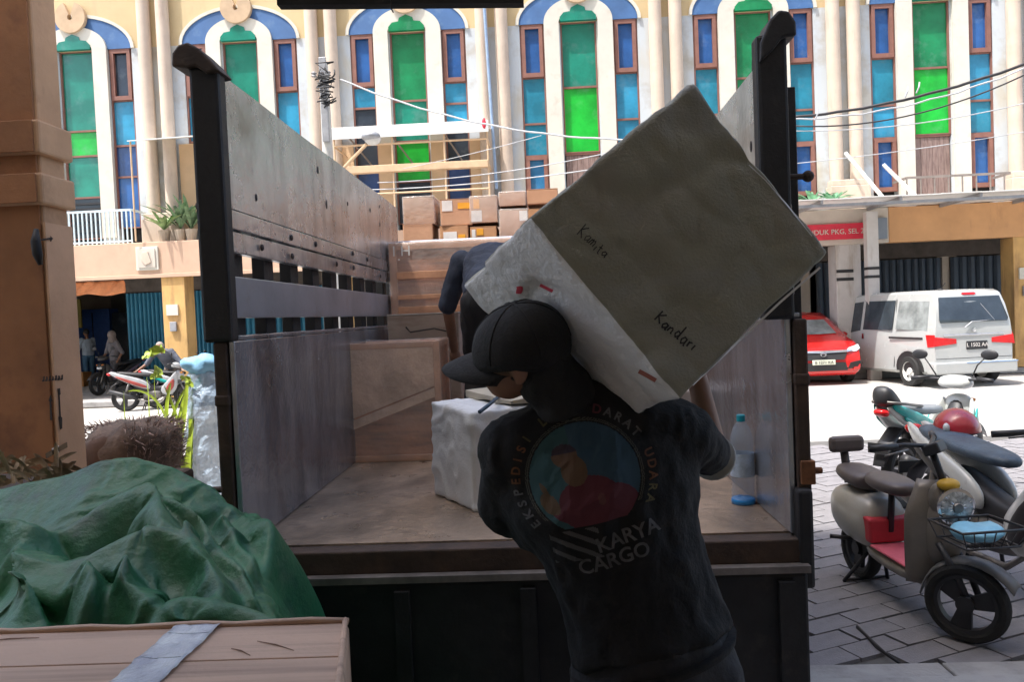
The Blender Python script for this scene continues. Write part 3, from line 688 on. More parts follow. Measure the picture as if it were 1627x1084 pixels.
# headboard
s_ = MB(); s_.box(XL, XR, YF + .003, YF + .05, BED, 2.27); s_.build('headboard', m_slat, tk)
s_ = MB(); s_.box(XL - .02, XR + .02, YF - .01, YF + .09, 2.272, 2.31); s_.build('headboard_rail', M('pale_blue_rail_paint', (.5, .56, .7), .4, scale=5), tk, bevel=.006)
# chassis, wheels, cab
for sx in (-1, 1):
    s_ = MB(); x = (XL + XR) / 2 + sx * .38; s_.box(x - .04, x + .04, YR + .1, YF + 1.7, .62, .80); s_.build('chassis_rail', m_tblk, tk)
for q in range(7):
    s_ = MB(); y = YR + .2 + q * .45; s_.box(XL, XR, y, y + .06, .805, .895); s_.build('cross_member', m_tblk, tk)
def wheel(cx_, y, z, r, wd, par, rim_m, tilt=None, spokes=0, name='wheel'):
    s_ = MB(); s_.lathe([(r * .62, -wd / 2), (r * .93, -wd / 2), (r, -wd * .35), (r, wd * .35), (r * .93, wd / 2), (r * .62, wd / 2)], (cx_, y, z), 28, axis='x', cap=False); w_ = s_.build(name, m_tyre, par, smooth='auto')
    s_ = MB(); s_.lathe([(.001, -wd * .3), (r * .2, -wd * .42), (r * .25, -wd * .25), (r * .55, -wd * .28), (r * .64, -wd * .46), (r * .64, wd * .46), (r * .55, wd * .28), (r * .25, wd * .25), (r * .2, wd * .42), (.001, wd * .3)], (cx_, y, z), 24, axis='x', cap=False)
    s_.build('rim', rim_m, w_, smooth='auto'); return w_
m_rim = M('steel_rim', (.45, .45, .46), .4, .6)
for sx in (-1, 1):
    wheel((XL + XR) / 2 + sx * .78, 3.95, .38, .38, .34, tk, m_rim); wheel((XL + XR) / 2 + sx * .82, 6.75, .38, .38, .2, tk, m_rim)
s_ = MB(); cabp = [(5.86, .5), (5.86, 2.05), (6.0, 2.17), (6.95, 2.15), (7.4, 1.3), (7.48, .45)]; s_.prism(cabp, XL + .03, XR - .03, 'x'); cb = s_.build('cab', m_cab, tk, bevel=.05)
for sx, xx in ((-1, XL + .025), (1, XR - .03)):
    s_ = MB(); s_.prism([(6.15, 1.35), (6.15, 2.0), (6.85, 2.0), (7.15, 1.35)], xx, xx + .005, 'x'); s_.build('side_window', G_DK, cb)
s_ = MB(); s_.box(XL + .2, XR - .2, 5.852, 5.858, 1.5, 1.95); s_.build('rear_window', G_DK, cb)
s_ = MB(); s_.box(XL + .1, XR - .1, 5.83, 7.0, 2.2, 2.255); s_.build('roof_rack', m_tblk, tk)
for sx in (-1, 1):
    s_ = MB(); x = (XL + XR) / 2 + sx * .78; s_.box(x - .13, x + .13, YR - .02, YR + .01, .5, .6); s_.build('tail_light', M('red_lens', (.5, .01, .01), .25), tk)

# ================================================================ LOAD
m_card = M('brown_carton_board', (.46, .235, .11), .8, scale=2, var=.1, streak=((.3, .16, .09), 3, (.4, 6, 1), .5, .75), bump=.25, bscale=20)
m_card2 = M('pinkish_carton_board', (.48, .26, .15), .75, scale=2, var=.1, bump=.3, bscale=20)
m_film = M('clear_stretch_film', (.8, .76, .72), .1, trans=.0, alpha=.27, bump=1.8, bscale=9, scale=5)
m_orange = M('orange_ink', (.75, .33, .02), .7)
m_label = M('white_paper_label', (.72, .68, .64), .7)
m_tape = M('tan_packing_tape', (.45, .3, .18), .25)
m_ply = M('copper_brown_ply', (.54, .23, .11), .35, scale=3, var=.18, streak=((.2, .09, .05), 4, (1, 1, 6), .45, .75), coat=.5, bump=.8, bscale=12)
m_batten = M('glossy_wood_batten', (.6, .31, .18), .32, scale=6, var=.2, coat=.5, bump=.4, bscale=20)
def carton(c, size, rz, mat, label, group, marks=(), tape=True, film=False, tiltx=0):
    """marks: list of (u0,v0,u1,v1,material) on the side that faces the camera, in fractions"""
    t = thing('carton', label, 'carton', c, rz, group); t.rotation_euler = (tiltx, 0, rz); a, b, h = size
    s_ = MB(); s_.box(-a / 2, a / 2, -b / 2, b / 2, 0, h - .004); s_.build('body', mat, t, bevel=.006)
    for sg in (-1, 1):
        s_ = MB(); y0, y1 = sorted((sg * .003, sg * b / 2)); s_.box(-a / 2, a / 2, y0, y1, h - .003, h + .002); s_.build('flap', mat, t)
    if tape:
        s_ = MB(); s_.box(-a / 2 - .001, a / 2 + .001, -.022, .022, h + .003, h + .004); s_.box(-a/2-.0015, -a/2-.0005, -.022, .022, h - .07, h + .004); s_.build('tape', m_tape, t)
    for (u0_, v0_, u1_, v1_, mt) in marks:
        s_ = MB(); s_.box(-a / 2 + a * u0_, -a / 2 + a * u1_, -b / 2 - .003, -b / 2 - .001, h * v0_, h * v1_); s_.build('label' if mt == m_label else 'printed_mark', mt, t)
    if film:
        s_ = MB(); s_.box(-a / 2 - .008, a / 2 + .008, -b / 2 - .008, b / 2 + .008, .0, h + .01)
        me = s_.mesh('film'); put(me, 'film', m_film, t, True, bevel=.012)
    return t
ZC = 2.315
spec = [ # px0, px1, py_top, py_bot, Y, kind
    (641, 690, 313, 355, 0, 'A'), (640, 688, 355, 384, 0, 'B'), (698, 748, 316, 360, 0, 'C'), (700, 746, 358, 385, 0, 'D'), (748, 791, 312, 361, 0, 'E'), (747, 790, 361, 386, 0, 'F'), (793, 838, 333, 385, 0, 'G'), (793, 836, 305, 333, 0, 'H'), (838, 888, 300, 330, 0, 'I'), (840, 890, 331, 385, 0, 'J')]
lb = {'A': 'plain brown carton, upper left of the sunlit row over the cab', 'B': 'low plain carton under the leftmost upper carton', 'C': 'tilted carton with a white label and orange print over the cab', 'D': 'carton with a pale label beneath the tilted orange-printed one',
      'E': 'upright carton with orange mark and square white label over the cab', 'F': 'carton with an orange mark beneath the upright labelled one', 'G': 'carton wrapped in shiny film next to the carried bale', 'H': 'pale carton tied with crossed tape on top of the film-wrapped one', 'I': 'topmost flat carton edged with white tape above the carried bale', 'J': 'carton at the right end of the row behind the carried bale'}
mk = {'C': [(.05, .55, .38, .95, m_label), (.55, .62, .95, .85, m_orange)], 'D': [(.12, .1, .6, .6, m_label), (.65, .15, .9, .4, m_orange)], 'E': [(.12, .55, .35, .92, m_orange), (.03, .05, .42, .48, m_label)], 'F': [(.25, .35, .5, .85, m_orange), (.06, .2, .2, .8, m_label)], 'G': [(.7, .6, .98, .95, m_label)]}
YCT = 5.93
for (x0, x1, yt, yb, _, kk) in spec:
    a = aty(x0, yb, YCT); b_ = aty(x1, yt, YCT); hgt = b_.z - aty(x0, yb, YCT).z
    zb_ = ZC if yb >= 383 else (ZC + {'A': .14, 'C': .12, 'E': .13, 'H': .25, 'I': .255}[kk])
    top = aty((x0 + x1) / 2, yt, YCT).z
    carton(((a.x + b_.x) / 2, YCT + .17, zb_), (b_.x - a.x - .01, .33, max(.1, top - zb_)), {'C': .06, 'D': -.05, 'G': .04}.get(kk, random.uniform(-.03, .03)), random.choice((m_card, m_card2)), lb[kk], 'sunlit cartons stacked over the truck cab', mk.get(kk, ()), film=kk in 'AGHE')
# framed wrapped crate standing against the left wall
m_pale = M('pale_wrapped_wood', (.72, .5, .37), .25, scale=5, var=.2, coat=.6, bump=1.0, bscale=16)
def crate_box(name, label, x0, x1, y0, y1, z0, z1, diag=True, fw=.035):
    t = wthing(name, label, 'crate', ((x0 + x1) / 2, (y0 + y1) / 2, z0))
    s_ = MB(); s_.box(x0 + .02, x1 - .02, y0 + .02, y1 - .02, z0 + .02, z1 - .02); s_.build('panel', m_ply, t)
    for (a, b) in ((x0, x0 + fw), (x1 - fw, x1)):
        for (c, d) in ((y0, y0 + fw), (y1 - fw, y1)): s_ = MB(); s_.box(a, b, c, d, z0, z1); s_.build('corner_batten', m_batten, t, bevel=.003)
    for z_ in ((z0 + .001, z0 + fw), (z1 - fw, z1 - .001)):
        for (c, d) in ((y0 + .002, y0 + fw), (y1 - fw, y1 - .002)): s_ = MB(); s_.box(x0 + fw, x1 - fw, c, d, *z_); s_.build('rail', m_batten, t, bevel=.003)
        for (a, b) in ((x0 + .002, x0 + fw), (x1 - fw, x1 - .002)): s_ = MB(); s_.box(a, b, y0 + fw, y1 - fw, *z_); s_.build('rail', m_batten, t, bevel=.003)
    if diag:
        s_ = MB(); s_.prism([(x0 + fw, z0 + fw + .19), (x1 - fw, z1 - fw - .22), (x1 - fw, z1 - fw - .27), (x0 + fw, z0 + fw + .14)], y0 - .004, y0 + .019, 'y'); s_.build('diagonal_brace', m_pale, t)
        s_ = MB(); s_.prism([(x0 + fw, z0 + fw + .2), (x1 - fw, z1 - fw - .21), (x1 - fw, z1 - fw), (x0 + fw, z1 - fw)], y0 + .004, y0 + .018, 'y'); s_.build('upper_panel', m_pale, t)
    me = MB().box(x0 - .006, x1 + .006, y0 - .006, y1 + .006, z0, z1 + .006).mesh('film'); bm = bmesh.new(); bm.from_mesh(me); bmesh.ops.subdivide_edges(bm, edges=bm.edges, cuts=24, use_grid_fill=True); bm.to_mesh(me); bm.free()
    displace(me, lambda p: .004 * fbm(Vector((p.x * 1, p.y, p.z * 2.2)), 7)); put(me, 'film', m_film, t, True)
    return t
a = aty(548, 742, 4.12); b_ = aty(697, 541, 4.12)
crate_box('wrapped_crate', 'film-wrapped wooden crate with a diagonal brace by the left side wall', a.x, b_.x, 4.12, 4.52, BED, b_.z)
a = aty(617, 535, 5.25); b_ = aty(800, 388, 5.25)
bc = crate_box('large_wrapped_crate', 'large film-wrapped crate at the front of the bed behind the bending man', XL + .02, b_.x + .25, 5.25, 5.68, BED + .45, 2.25, False, .05)
p = aty(634, 400, 5.24); 
for q_, ch_ in ((-.045, '1'), (-.012, '.'), (.035, 'H')): lettering(ch_, .1, m_label, bc, (p.x + .01 + q_, 5.235, p.z - (.03 if ch_ == '.' else 0)), (1, 0, 0), (0, 0, 1), .002)
for zz, hh in ((2.0, .05), (1.86, .03), (1.75, .06)):
    s_ = MB(); s_.box(XL + .07, b_.x + .2, 5.236, 5.249, zz, zz + hh); s_.build('cross_plank', m_batten, bc, bevel=.003)
s_ = MB(); s_.box(XL + .02, b_.x + .25, 5.2, 5.68, BED, BED + .448); tag(s_.build('pallet_crate', m_ply, bevel=.006), 'dull brown crate under the large wrapped crate', 'crate')
pb = aty(640, 500, 4.75); pe = aty(728, 500, 4.75)
t = wthing('pale_carton', 'pale plywood carton between the braced crate and the large wrapped crate', 'carton', (pb.x, 4.9, BED))
s_ = MB(); s_.box(pb.x - .1, pe.x, 4.75, 5.15, BED, pb.z - .004); s_.build('body', M('pale_ply', (.46, .38, .32), .6, scale=3, streak=((.3, .22, .17), 4, (1, 1, 5), .5, .75)), t, bevel=.008)
s_ = MB(); s_.box(pb.x - .1, pe.x, 4.748, 5.152, pb.z - .003, pb.z + .004); s_.build('lid', m_label, t)
s_ = MB(); s_.tube([aty(645, 520, 4.74), aty(652, 528, 4.73), aty(690, 522, 4.73), aty(724, 530, 4.74)], .005, 6); s_.build('wire_tie', m_bolt, t, smooth=True)
# right side load
a = aty(1162, 618, 4.2)
t = wthing('strapped_carton', 'grey-beige carton with a black strap beside the right side wall', 'carton', (a.x - .2, 4.4, BED))
s_ = MB(); s_.box(a.x - .42, a.x, 4.2, 4.6, BED, a.z); s_.build('body', M('grey_beige_board', (.36, .32, .3), .75, scale=3, var=.12), t, bevel=.012)
s_ = MB(); s_.box(a.x - .012, a.x + .006, 4.192, 4.62, BED + .02, a.z + .006); s_.build('strap', m_bolt, t, bevel=.003)
for q, (xx, yy, w_, h_, mt) in enumerate(((.0, 5.2, .42, 1.0, m_card), (.45, 5.22, .38, .85, m_card2))):
    carton((xx + .1, yy + .2, BED), (w_, .4, h_), .02 * q, mt, ('tall carton hidden behind the men near the front of the bed', 'tall pinkish carton in the front right corner of the bed')[q], 'cartons at the front of the bed', film=True)
# white bale on the bed
m_sack = M('white_woven_sack', (.68, .7, .72), .55, scale=3, var=.08, dirt=((.36, .34, .3), 5, .6, .85), bump=.3, bscale=120)
A = atz(690, 786, BED); B = atz(754, 815, BED); ab = (B - A); n_ = Vector((-ab.y, ab.x, 0)).normalized()
if n_.x < 0: n_ = -n_
h = .41; C = B + n_ * .62; D = A + n_ * .62; up = Vector((0, 0, h))
# order: x along ab, y along n, z up
wb = soft_box([A, B, D, C, A + up, B + up * .97, D + up, C + up * .95], 'white_bale', m_sack, None, n=34, rnd=.06, amp=.006, fs=6, crease=.012)
tag(wb, 'white sack-wrapped bale lying on the bed in front of the carrier', 'bale')
me = MB().tube([atz(762, 655, BED + h + .02), atz(775, 645, BED + h + .035), atz(795, 628, BED + h + .02)], .008, 6); o = me.build('tie_string', M('dark_blue_cord', (.02, .05, .09), .6), None)
o.parent = wb
s_ = MB(); fl = [A.lerp(D, .28) + up * 1.01, B.lerp(C, .3) + up * 1.0, B.lerp(C, .75) + up * 1.02, A.lerp(D, .7) + up * 1.03]
s_.corners([fl[0], fl[1], fl[3], fl[2], fl[0] + Vector((0, 0, .03)), fl[1] + Vector((0, 0, .015)), fl[3] + Vector((0, 0, .035)), fl[2] + Vector((0, 0, .02))])
me = s_.mesh('fold'); bm = bmesh.new(); bm.from_mesh(me); bmesh.ops.subdivide_edges(bm, edges=bm.edges, cuts=8, use_grid_fill=True); bm.to_mesh(me); bm.free(); displace(me, lambda p: .008 * fbm(p, 14)); put(me, 'folded_flap', M('tan_sack_cloth', (.42, .38, .3), .7, scale=5), wb, True, bevel=.01)
# bottle
bt = atz(1187, 800, BED); bt.x = min(bt.x, XR - .06)
m_pet = M('clear_blue_bottle', (.4, .5, .6), .06, alpha=.28, scale=3)
t = wthing('water_bottle', 'tall clear plastic water bottle standing by the right side wall', 'bottle', bt)
prof = [(.02, 0), (.042, .003), (.045, .02)]
for q in range(9): prof += [(.045, .03 + q * .022), (.041, .041 + q * .022)]
prof += [(.045, .235), (.043, .26), (.03, .3), (.015, .32), (.014, .335)]
s_ = MB(); s_.lathe(prof, bt, 18); s_.build('body', m_pet, t, smooth=True)
s_ = MB(); s_.lathe([(.0155, .322), (.0165, .324), (.0165, .345), (.014, .348)], bt, 14); s_.build('cap', M('teal_cap', (.0, .3, .4), .4), t)
s_ = MB(); s_.lathe([(.0462, .11), (.0462, .2)], bt, 18, cap=False); s_.build('label', M('pale_blue_label', (.4, .5, .62), .4, scale=20, var=.3), t, smooth=True)
s_ = MB(); s_.lathe([(.02, .001), (.0455, .002), (.0455, .02), (.04, .024)], bt, 18); s_.build('base', M('blue_base', (.02, .25, .65), .3), t, smooth=True)
# ================================================================ OUR SIDE: unseen building, sized to shade the foreground and bounce fill
m_shop = M('warm_bounce_plaster', (.66, .58, .48), .9, scale=1)  # warm pale tone, set to bounce fill onto the foreground
ow = wthing('unseen_shade_building', 'unseen arcade building behind the viewer, wall and canopy sized to shade the scene', 'building', (0, -3, 0))
s_ = MB(); s_.box(-20, 20, -3.3, -1.6, .1, 29.5); s_.build('wall', m_shop, ow)  # unseen wall, height set for the shade edge over the truck
s_ = MB(); s_.box(-20, 20, -1.6, 1.6, 3.22, 3.34); s_.build('shade_canopy', m_shop, ow)  # unseen roof, depth set for the fill on the near goods
for q in range(8):
    s_ = MB(); x = -10 + q * 2.9; s_.box(x, x + .12, -1.6, 1.85, 3.1, 3.218); s_.build('beam', m_rust, ow)
a = aty(440, 7, 1.8); b_ = aty(832, 4, 1.8)
s_ = MB(); s_.corners([(a.x, 1.8, a.z), (b_.x, 1.8, b_.z), (a.x, 1.83, a.z), (b_.x, 1.83, b_.z), (a.x, 1.8, 3.215), (b_.x, 1.8, 3.215), (a.x, 1.83, 3.215), (b_.x, 1.83, 3.215)])
s_.build('hanging_board', m_tblk, ow)
s_ = MB(); p = aty(622, 14, 1.79); s_.tube([p + Vector((0, 0, .03)), p, p + Vector((.004, 0, -.008))], .0016, 6); s_.build('hook', m_bolt, ow)
# pier at the left
YPC = 3.6
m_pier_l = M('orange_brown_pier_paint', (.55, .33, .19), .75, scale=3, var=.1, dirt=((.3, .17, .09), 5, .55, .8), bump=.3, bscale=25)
m_pier_d = M('pier_front_shade', (.3, .13, .052), .7, scale=2, var=.2, dirt=((.1, .035, .02), 3, .5, .8), bump=.3, bscale=25)  # pier paint darkened for the shade on the face towards the viewer
pc = aty(74, 420, YPC); pb2 = aty(72, 420, YPC)
px1 = pc.x; thick = .19
pr = wthing('pier', 'orange-brown arcade pier with two moulded bands at the left edge', 'pier', (px1 - .4, YPC, .1))
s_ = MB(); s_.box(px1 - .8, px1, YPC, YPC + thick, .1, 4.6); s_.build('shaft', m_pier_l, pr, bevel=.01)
s_ = MB(); s_.box(px1 - .795, px1 - .012, YPC - .014, YPC - .001, .1, 4.59); s_.build('front_shade_skin', m_pier_d, pr, bevel=.004)  # thin skin carrying the painted shade of the front face
for (yt, yb) in ((193, 246), (277, 326)):
    zt_ = aty(60, yt, YPC).z; zb_ = aty(66, yb, YPC).z
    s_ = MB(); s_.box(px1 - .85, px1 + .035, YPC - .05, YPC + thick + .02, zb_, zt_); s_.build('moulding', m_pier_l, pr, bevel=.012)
    s_ = MB(); s_.box(px1 - .845, px1 + .01, YPC - .062, YPC - .051, zb_ + .005, zt_ - .005); s_.build('moulding_shade_skin', m_pier_d, pr, bevel=.003)  # same painted-in shade on the band fronts
s_ = MB(); p = aty(52, 395, YPC - .05); pts = [p + Vector((.03, -.01, .09)), p + Vector((.03, -.02, .03)), p + Vector((.035, -.02, -.03)), p + Vector((.04, -.01, -.08))]
s_.tube(pts, [.01, .022, .022, .01], 10); s_.build('cable_hole', m_tblk, pr, smooth=True)
# cardboard sleeve round the lower pier with printed handling marks
m_ink = M('black_stencil_ink', (.03, .022, .02), .8)
m_slv = M('cardboard_sleeve', (.6, .37, .23), .8, scale=3, var=.1, bump=.3, bscale=20)
zs = aty(100, 352, YPC).z
sv = wthing('cardboard_sleeve', 'cardboard sheet with black handling marks taped round the pier', 'cardboard', (px1, YPC, .1))
s_ = MB(); s_.box(px1 + .001, px1 + .012, YPC - .01, YPC + thick + .012, .1, zs); s_.build('sheet', m_slv, sv)
def on_side(px, py): return atx(px, py, px1 + .014)
def ink(name, poly_px, mat=None):
    pts = [on_side(*q) for q in poly_px]; s_ = MB(); n = len(pts)
    s_.add([p for p in pts] + [p + Vector((.0015, 0, 0)) for p in pts], [tuple(range(n)), tuple(range(n, 2 * n))[::-1]] + [(i, (i + 1) % n, (i + 1) % n + n, i + n) for i in range(n)])
    return s_.build(name, mat or m_ink, sv)
x_l, x_r = 79, 103
for q in range(7):
    u = q / 7; x = 67 + u * 34; y = 607 - u * 3
    ink('stencil_letter', [(x, y), (x + 3.6, y - 1), (x + 3.6, y - (7 if q % 2 else 9)), (x + 1.4, y - 8), (x + 1.6, y - 4), (x, y - 3)])
ink('arrow_mark', [(77, 637), (80, 628), (83, 638), (81, 638), (82.5, 668), (79.5, 668), (78.5, 638)])
ink('arrow_mark', [(91, 618), (95, 617), (96, 627), (94.5, 628), (96.5, 662), (98.5, 664), (98.5, 681), (95.5, 683), (93, 664), (94.2, 661), (92.5, 628)])
ink('arrow_mark', [(57, 381), (61, 378), (61, 380.5), (80, 377.5), (80, 375), (84, 379), (80, 384), (80, 381), (61, 383), (61, 386)])
ink('tape_strip', [(72, 721), (106, 703), (107, 711), (73, 729)], M('brown_tape', (.12, .07, .04), .4))
ink('paper_patch', [(82, 713), (93, 708), (94, 719), (83, 723)], m_label)

# palm stump, grass, plastic bundle ------------------------------------
m_bark = M('stump_bark', (.12, .085, .065), .9, scale=8, var=.4, bump=1, bscale=30); m_cut = M('stump_cut_face', (.085, .05, .035), .9, scale=5, var=.25, bump=.4)
st = aty(212, 672, 4.6); sr = (aty(280, 700, 4.6).x - aty(140, 700, 4.6).x) / 2
sp = wthing('palm_stump', 'cut palm stump bristling with dry fibres behind the green tarpaulin', 'stump', (st.x, 4.6, 0))
s_ = MB(); s_.lathe([(sr * .75, 0), (sr * .8, .5), (sr * .92, .85), (sr * .98, 1.02), (sr * .93, st.z - .06), (sr * .7, st.z), (.01, st.z + .01)], (st.x, 4.6, 0), 28); me = s_.mesh('trunk'); displace(me, lambda p: .03 * fbm(p, 9)); put(me, 'trunk', m_bark, sp, True)
s_ = MB(); cc = Vector((st.x - sr * .22, 4.6 - sr * .93, st.z - .2)); s_.ell(cc + Vector((0, .03, 0)), (sr * .6, .045, .15), sub=3); me = s_.mesh('cut_face'); displace(me, lambda p: .015 * fbm(p, 12)); put(me, 'cut_face', m_cut, sp, True)
rr = random.Random(9); s_ = MB()
for q in range(1500):
    a_ = rr.uniform(0, 2 * PI); z = rr.uniform(.7, 1.0) ** .8 * st.z; R = sr * .95
    if math.cos(a_ + PI / 2) > .35 and abs(math.cos(a_)) < .62 and z > st.z - .33 and math.sin(a_) < 0 and math.cos(a_) < .3: continue
    if rr.random() < .3: R *= rr.uniform(.3, 1); z = st.z - .01
    b0 = Vector((st.x + R * math.cos(a_), 4.6 + R * math.sin(a_), z)); d = Vector((math.cos(a_) * rr.uniform(.2, 1), math.sin(a_) * rr.uniform(.2, 1), rr.uniform(-.2, 1.2))).normalized(); L = rr.uniform(.03, .085)
    sd = d.cross(Vector((rr.uniform(-1, 1), rr.uniform(-1, 1), .3))).normalized() * .004
    s_.add([b0 - sd, b0 + sd, b0 + d * L + Vector((0, 0, -.01))], [(0, 1, 2)])
fb = s_.build('fibres', M('dry_fibre', (.28, .2, .17), .9, var=.35, scale=20), sp); fb['kind'] = 'stuff'
m_lime = M('sunlit_lime_leaf', (.32, .42, .03), .5, var=.25, scale=6)
gx = aty(262, 700, 6.3)
gp = wthing('strappy_plant', 'lime yellow strappy plant in the sun left of the truck post', 'plant', (gx.x, 6.3, 0))
def blade(pts, wd, parent, mat=None, nm='leaf'):
    n = len(pts); s_ = MB(); vs = []; fs = []
    for i, p in enumerate(pts):
        t = i / (n - 1); tg_ = (pts[min(i + 1, n - 1)] - pts[max(i - 1, 0)]).normalized(); sd = tg_.cross(Vector((.3, 1, .1))).normalized(); w_ = wd * (.35 + .65 * math.sin(PI * min(1, .25 + t * .75))) if t < 1 else .002
        vs += [p - sd * w_ / 2, p + Vector((0, .2 * w_, 0)), p + sd * w_ / 2]
    for i in range(n - 1): a = i * 3; fs += [(a, a + 1, a + 4, a + 3), (a + 1, a + 2, a + 5, a + 4)]
    s_.add(vs, fs); return s_.build(nm, mat or m_lime, parent, smooth=True)
def bez(P, n=12):
    out = []
    for i in range(n + 1):
        t = i / n; Q = [Vector(p) for p in P]
        while len(Q) > 1: Q = [Q[j].lerp(Q[j + 1], t) for j in range(len(Q) - 1)]
        out.append(Q[0])
    return out
YL = 6.3
for (pts, wd) in (([(280, 760), (272, 690), (290, 640), (303, 596)], .035), ([(276, 760), (285, 700), (296, 650), (298, 605)], .06), ([(268, 750), (262, 680), (262, 640), (272, 607)], .05), ([(262, 760), (290, 660), (240, 610), (203, 622)], .03), ([(200, 700), (199, 660), (196, 640), (197, 622)], .012),
    ([(300, 760), (296, 720), (302, 700), (308, 660)], .06), ([(290, 770), (300, 740), (296, 720), (306, 712)], .09), ([(270, 760), (256, 720), (270, 650), (300, 610)], .04), ([(286, 760), (292, 690), (280, 650), (260, 612)], .04), ([(240, 770), (235, 700), (240, 650), (233, 600)], .015), ([(300, 770), (306, 700), (300, 650), (306, 620)], .05)):
    blade(bez([aty(x, y, YL + random.uniform(-.12, .12)) for x, y in pts]), wd, gp)
for (x, y, s__) in ((238, 560, .1), (250, 590, .09), (232, 565, .06), (255, 556, .07), (246, 598, .07), (300, 610, .08), (292, 604, .07)):
    p = aty(x, y, YL); 
    for q in range(3):
        an = random.uniform(0, 6.28); e = p + Vector((math.cos(an) * s__, random.uniform(-.05, .05), math.sin(an) * s__ * .5)); blade(bez([p, p.lerp(e, .5) + Vector((0, 0, .02)), e], 5), s__ * .7, gp)
blade(bez([aty(262, 760, YL), aty(268, 680, YL), aty(240, 640, YL), aty(246, 596, YL)]), .012, gp)
s_ = MB(); s_.lathe([(.16, 0), (.24, .45), (.22, .45), (.2, .4), (.01, .4)], (gx.x, 6.3, 0), 18); s_.build('pot', M('grey_planter', (.25, .24, .23), .8), gp)
m_plast = M('milky_plastic_sheet', (.34, .44, .56), .15, alpha=.7, var=.25, scale=9, bump=2.0, bscale=14)
YPB = 6.45; a = aty(322, 575, YPB); b_ = aty(322, 770, YPB)
s_ = MB(); s_.tube([(a.x + .03, YPB, 0), (a.x, YPB, .6), (a.x + .02, YPB, 1.1), (a.x, YPB, a.z - .02)], [.17, .15, .15, .1], 40); me = s_.mesh('plastic'); bm = bmesh.new(); bm.from_mesh(me); bmesh.ops.subdivide_edges(bm, edges=[e for e in bm.edges if abs(e.verts[0].co.z - e.verts[1].co.z) > .1], cuts=26, use_grid_fill=True); bm.to_mesh(me); bm.free()
displace(me, lambda p: .05 * fbm(p, 4, 4) + .045 * (.3 - abs(noise.noise(Vector((p.x * 9, p.y * 9, p.z * 5)))))); pbn = put(me, 'plastic_bundle', m_plast, None); tag(pbn, 'upright bundle wrapped in crinkled bluish plastic beside the left truck post', 'bundle')
s_ = MB(); s_.ell((a.x, YPB - .02, a.z - .02), (.16, .12, .08), sub=3); me = s_.mesh('blue_cloth'); displace(me, lambda p: .06 * fbm(p, 9, 3)); o = put(me, 'blue_cloth', M('light_blue_cloth', (.2, .42, .62), .6, bump=.4), None, True); o.parent = pbn

# ================================================================ TARPAULIN
m_tarp = M('dark_green_canvas', (.014, .115, .046), .5, scale=3, var=.25, dirt=((.1, .16, .1), 4, .52, .82), streak=((.01, .045, .03), 6, (1, 1, 1), .5, .7), bump=.5, bscale=45)
RIDG = [  # crest lines: (px, py, Y), spread towards the camera, spread away, weight
    ([(-60, 795, 2.45), (0, 772, 2.45), (110, 748, 2.45), (165, 726, 2.45), (215, 722, 2.45), (270, 738, 2.45), (330, 768, 2.42), (360, 800, 2.4)], .75, 1.6),
    ([(35, 872, 2.0), (60, 862, 2.04), (105, 845, 2.1), (150, 822, 2.14), (200, 790, 2.17), (235, 777, 2.18), (265, 797, 2.15), (310, 828, 2.1), (345, 876, 2.04), (370, 905, 1.98), (398, 955, 1.88)], 2.6, 1.7),
    ([(55, 867, 1.96), (85, 880, 1.94), (115, 889, 1.93), (150, 880, 1.94), (200, 856, 1.96), (243, 836, 1.97), (290, 864, 1.95), (335, 905, 1.9), (352, 930, 1.86)], 2.2, 1.6),
    ([(-50, 822, 2.06), (0, 826, 2.06), (40, 828, 2.06), (68, 838, 2.05)], 2.4, 1.5),
    ([(365, 826, 2.3), (395, 838, 2.24), (425, 852, 2.16), (441, 868, 2.1), (446, 900, 2.02), (458, 930, 1.94), (480, 962, 1.86), (506, 990, 1.78)], 2.6, 1.6),
    ([(228, 998, 1.68), (250, 970, 1.7), (275, 942, 1.74), (300, 937, 1.75), (335, 943, 1.75), (385, 962, 1.74), (430, 974, 1.72), (470, 990, 1.7)], 2.0, 1.2),
    ([(-40, 990, 1.68), (0, 1002, 1.66), (25, 993, 1.67), (42, 996, 1.67), (58, 1010, 1.66)], 2.5, 1.8),
    ([(40, 870, 1.98), (52, 890, 1.9), (55, 915, 1.84)], 3.0, 3.0),
    ([(205, 880, 1.9), (200, 910, 1.84), (225, 940, 1.8), (258, 962, 1.77)], 2.6, 2.6),
    ([(300, 850, 2.0), (312, 880, 1.92), (345, 920, 1.86), (352, 955, 1.8)], 2.4, 2.4),
    ([(150, 885, 1.9), (157, 915, 1.84), (150, 940, 1.8)], 3.0, 3.0),
    ([(345, 832, 2.22), (375, 868, 2.12), (402, 905, 2.02)], 2.6, 2.2),
    ([(240, 782, 2.17), (262, 815, 2.08), (268, 842, 2.0)], 2.4, 2.4),
]
NX, NY = 150, 118; tx = np.linspace(-2.5, -.3, NX); ty = np.linspace(1.45, 2.95, NY); GX, GY = np.meshgrid(tx, ty)
H = np.full(GX.shape, -9.0)
for (pts, sf, sb) in RIDG:
    P = [aty(*q) for q in pts]
    best = np.full(GX.shape, 9.0); zc = np.zeros(GX.shape); side_ = np.zeros(GX.shape)
    for a, b in zip(P[:-1], P[1:]):
        dx, dy = b.x - a.x, b.y - a.y; L2 = dx * dx + dy * dy + 1e-9
        t = np.clip(((GX - a.x) * dx + (GY - a.y) * dy) / L2, 0, 1); qx = a.x + t * dx; qy = a.y + t * dy
        d = np.hypot(GX - qx, GY - qy); m = d < best; best = np.where(m, d, best); zc = np.where(m, a.z + t * (b.z - a.z), zc); side_ = np.where(m, GY - qy, side_)
    sl_ = np.where(side_ > 0, sb, sf); dd = np.sqrt(best ** 2 + .00005) - .007
    H = np.maximum(H, zc - .02 - sl_ * dd ** .92)
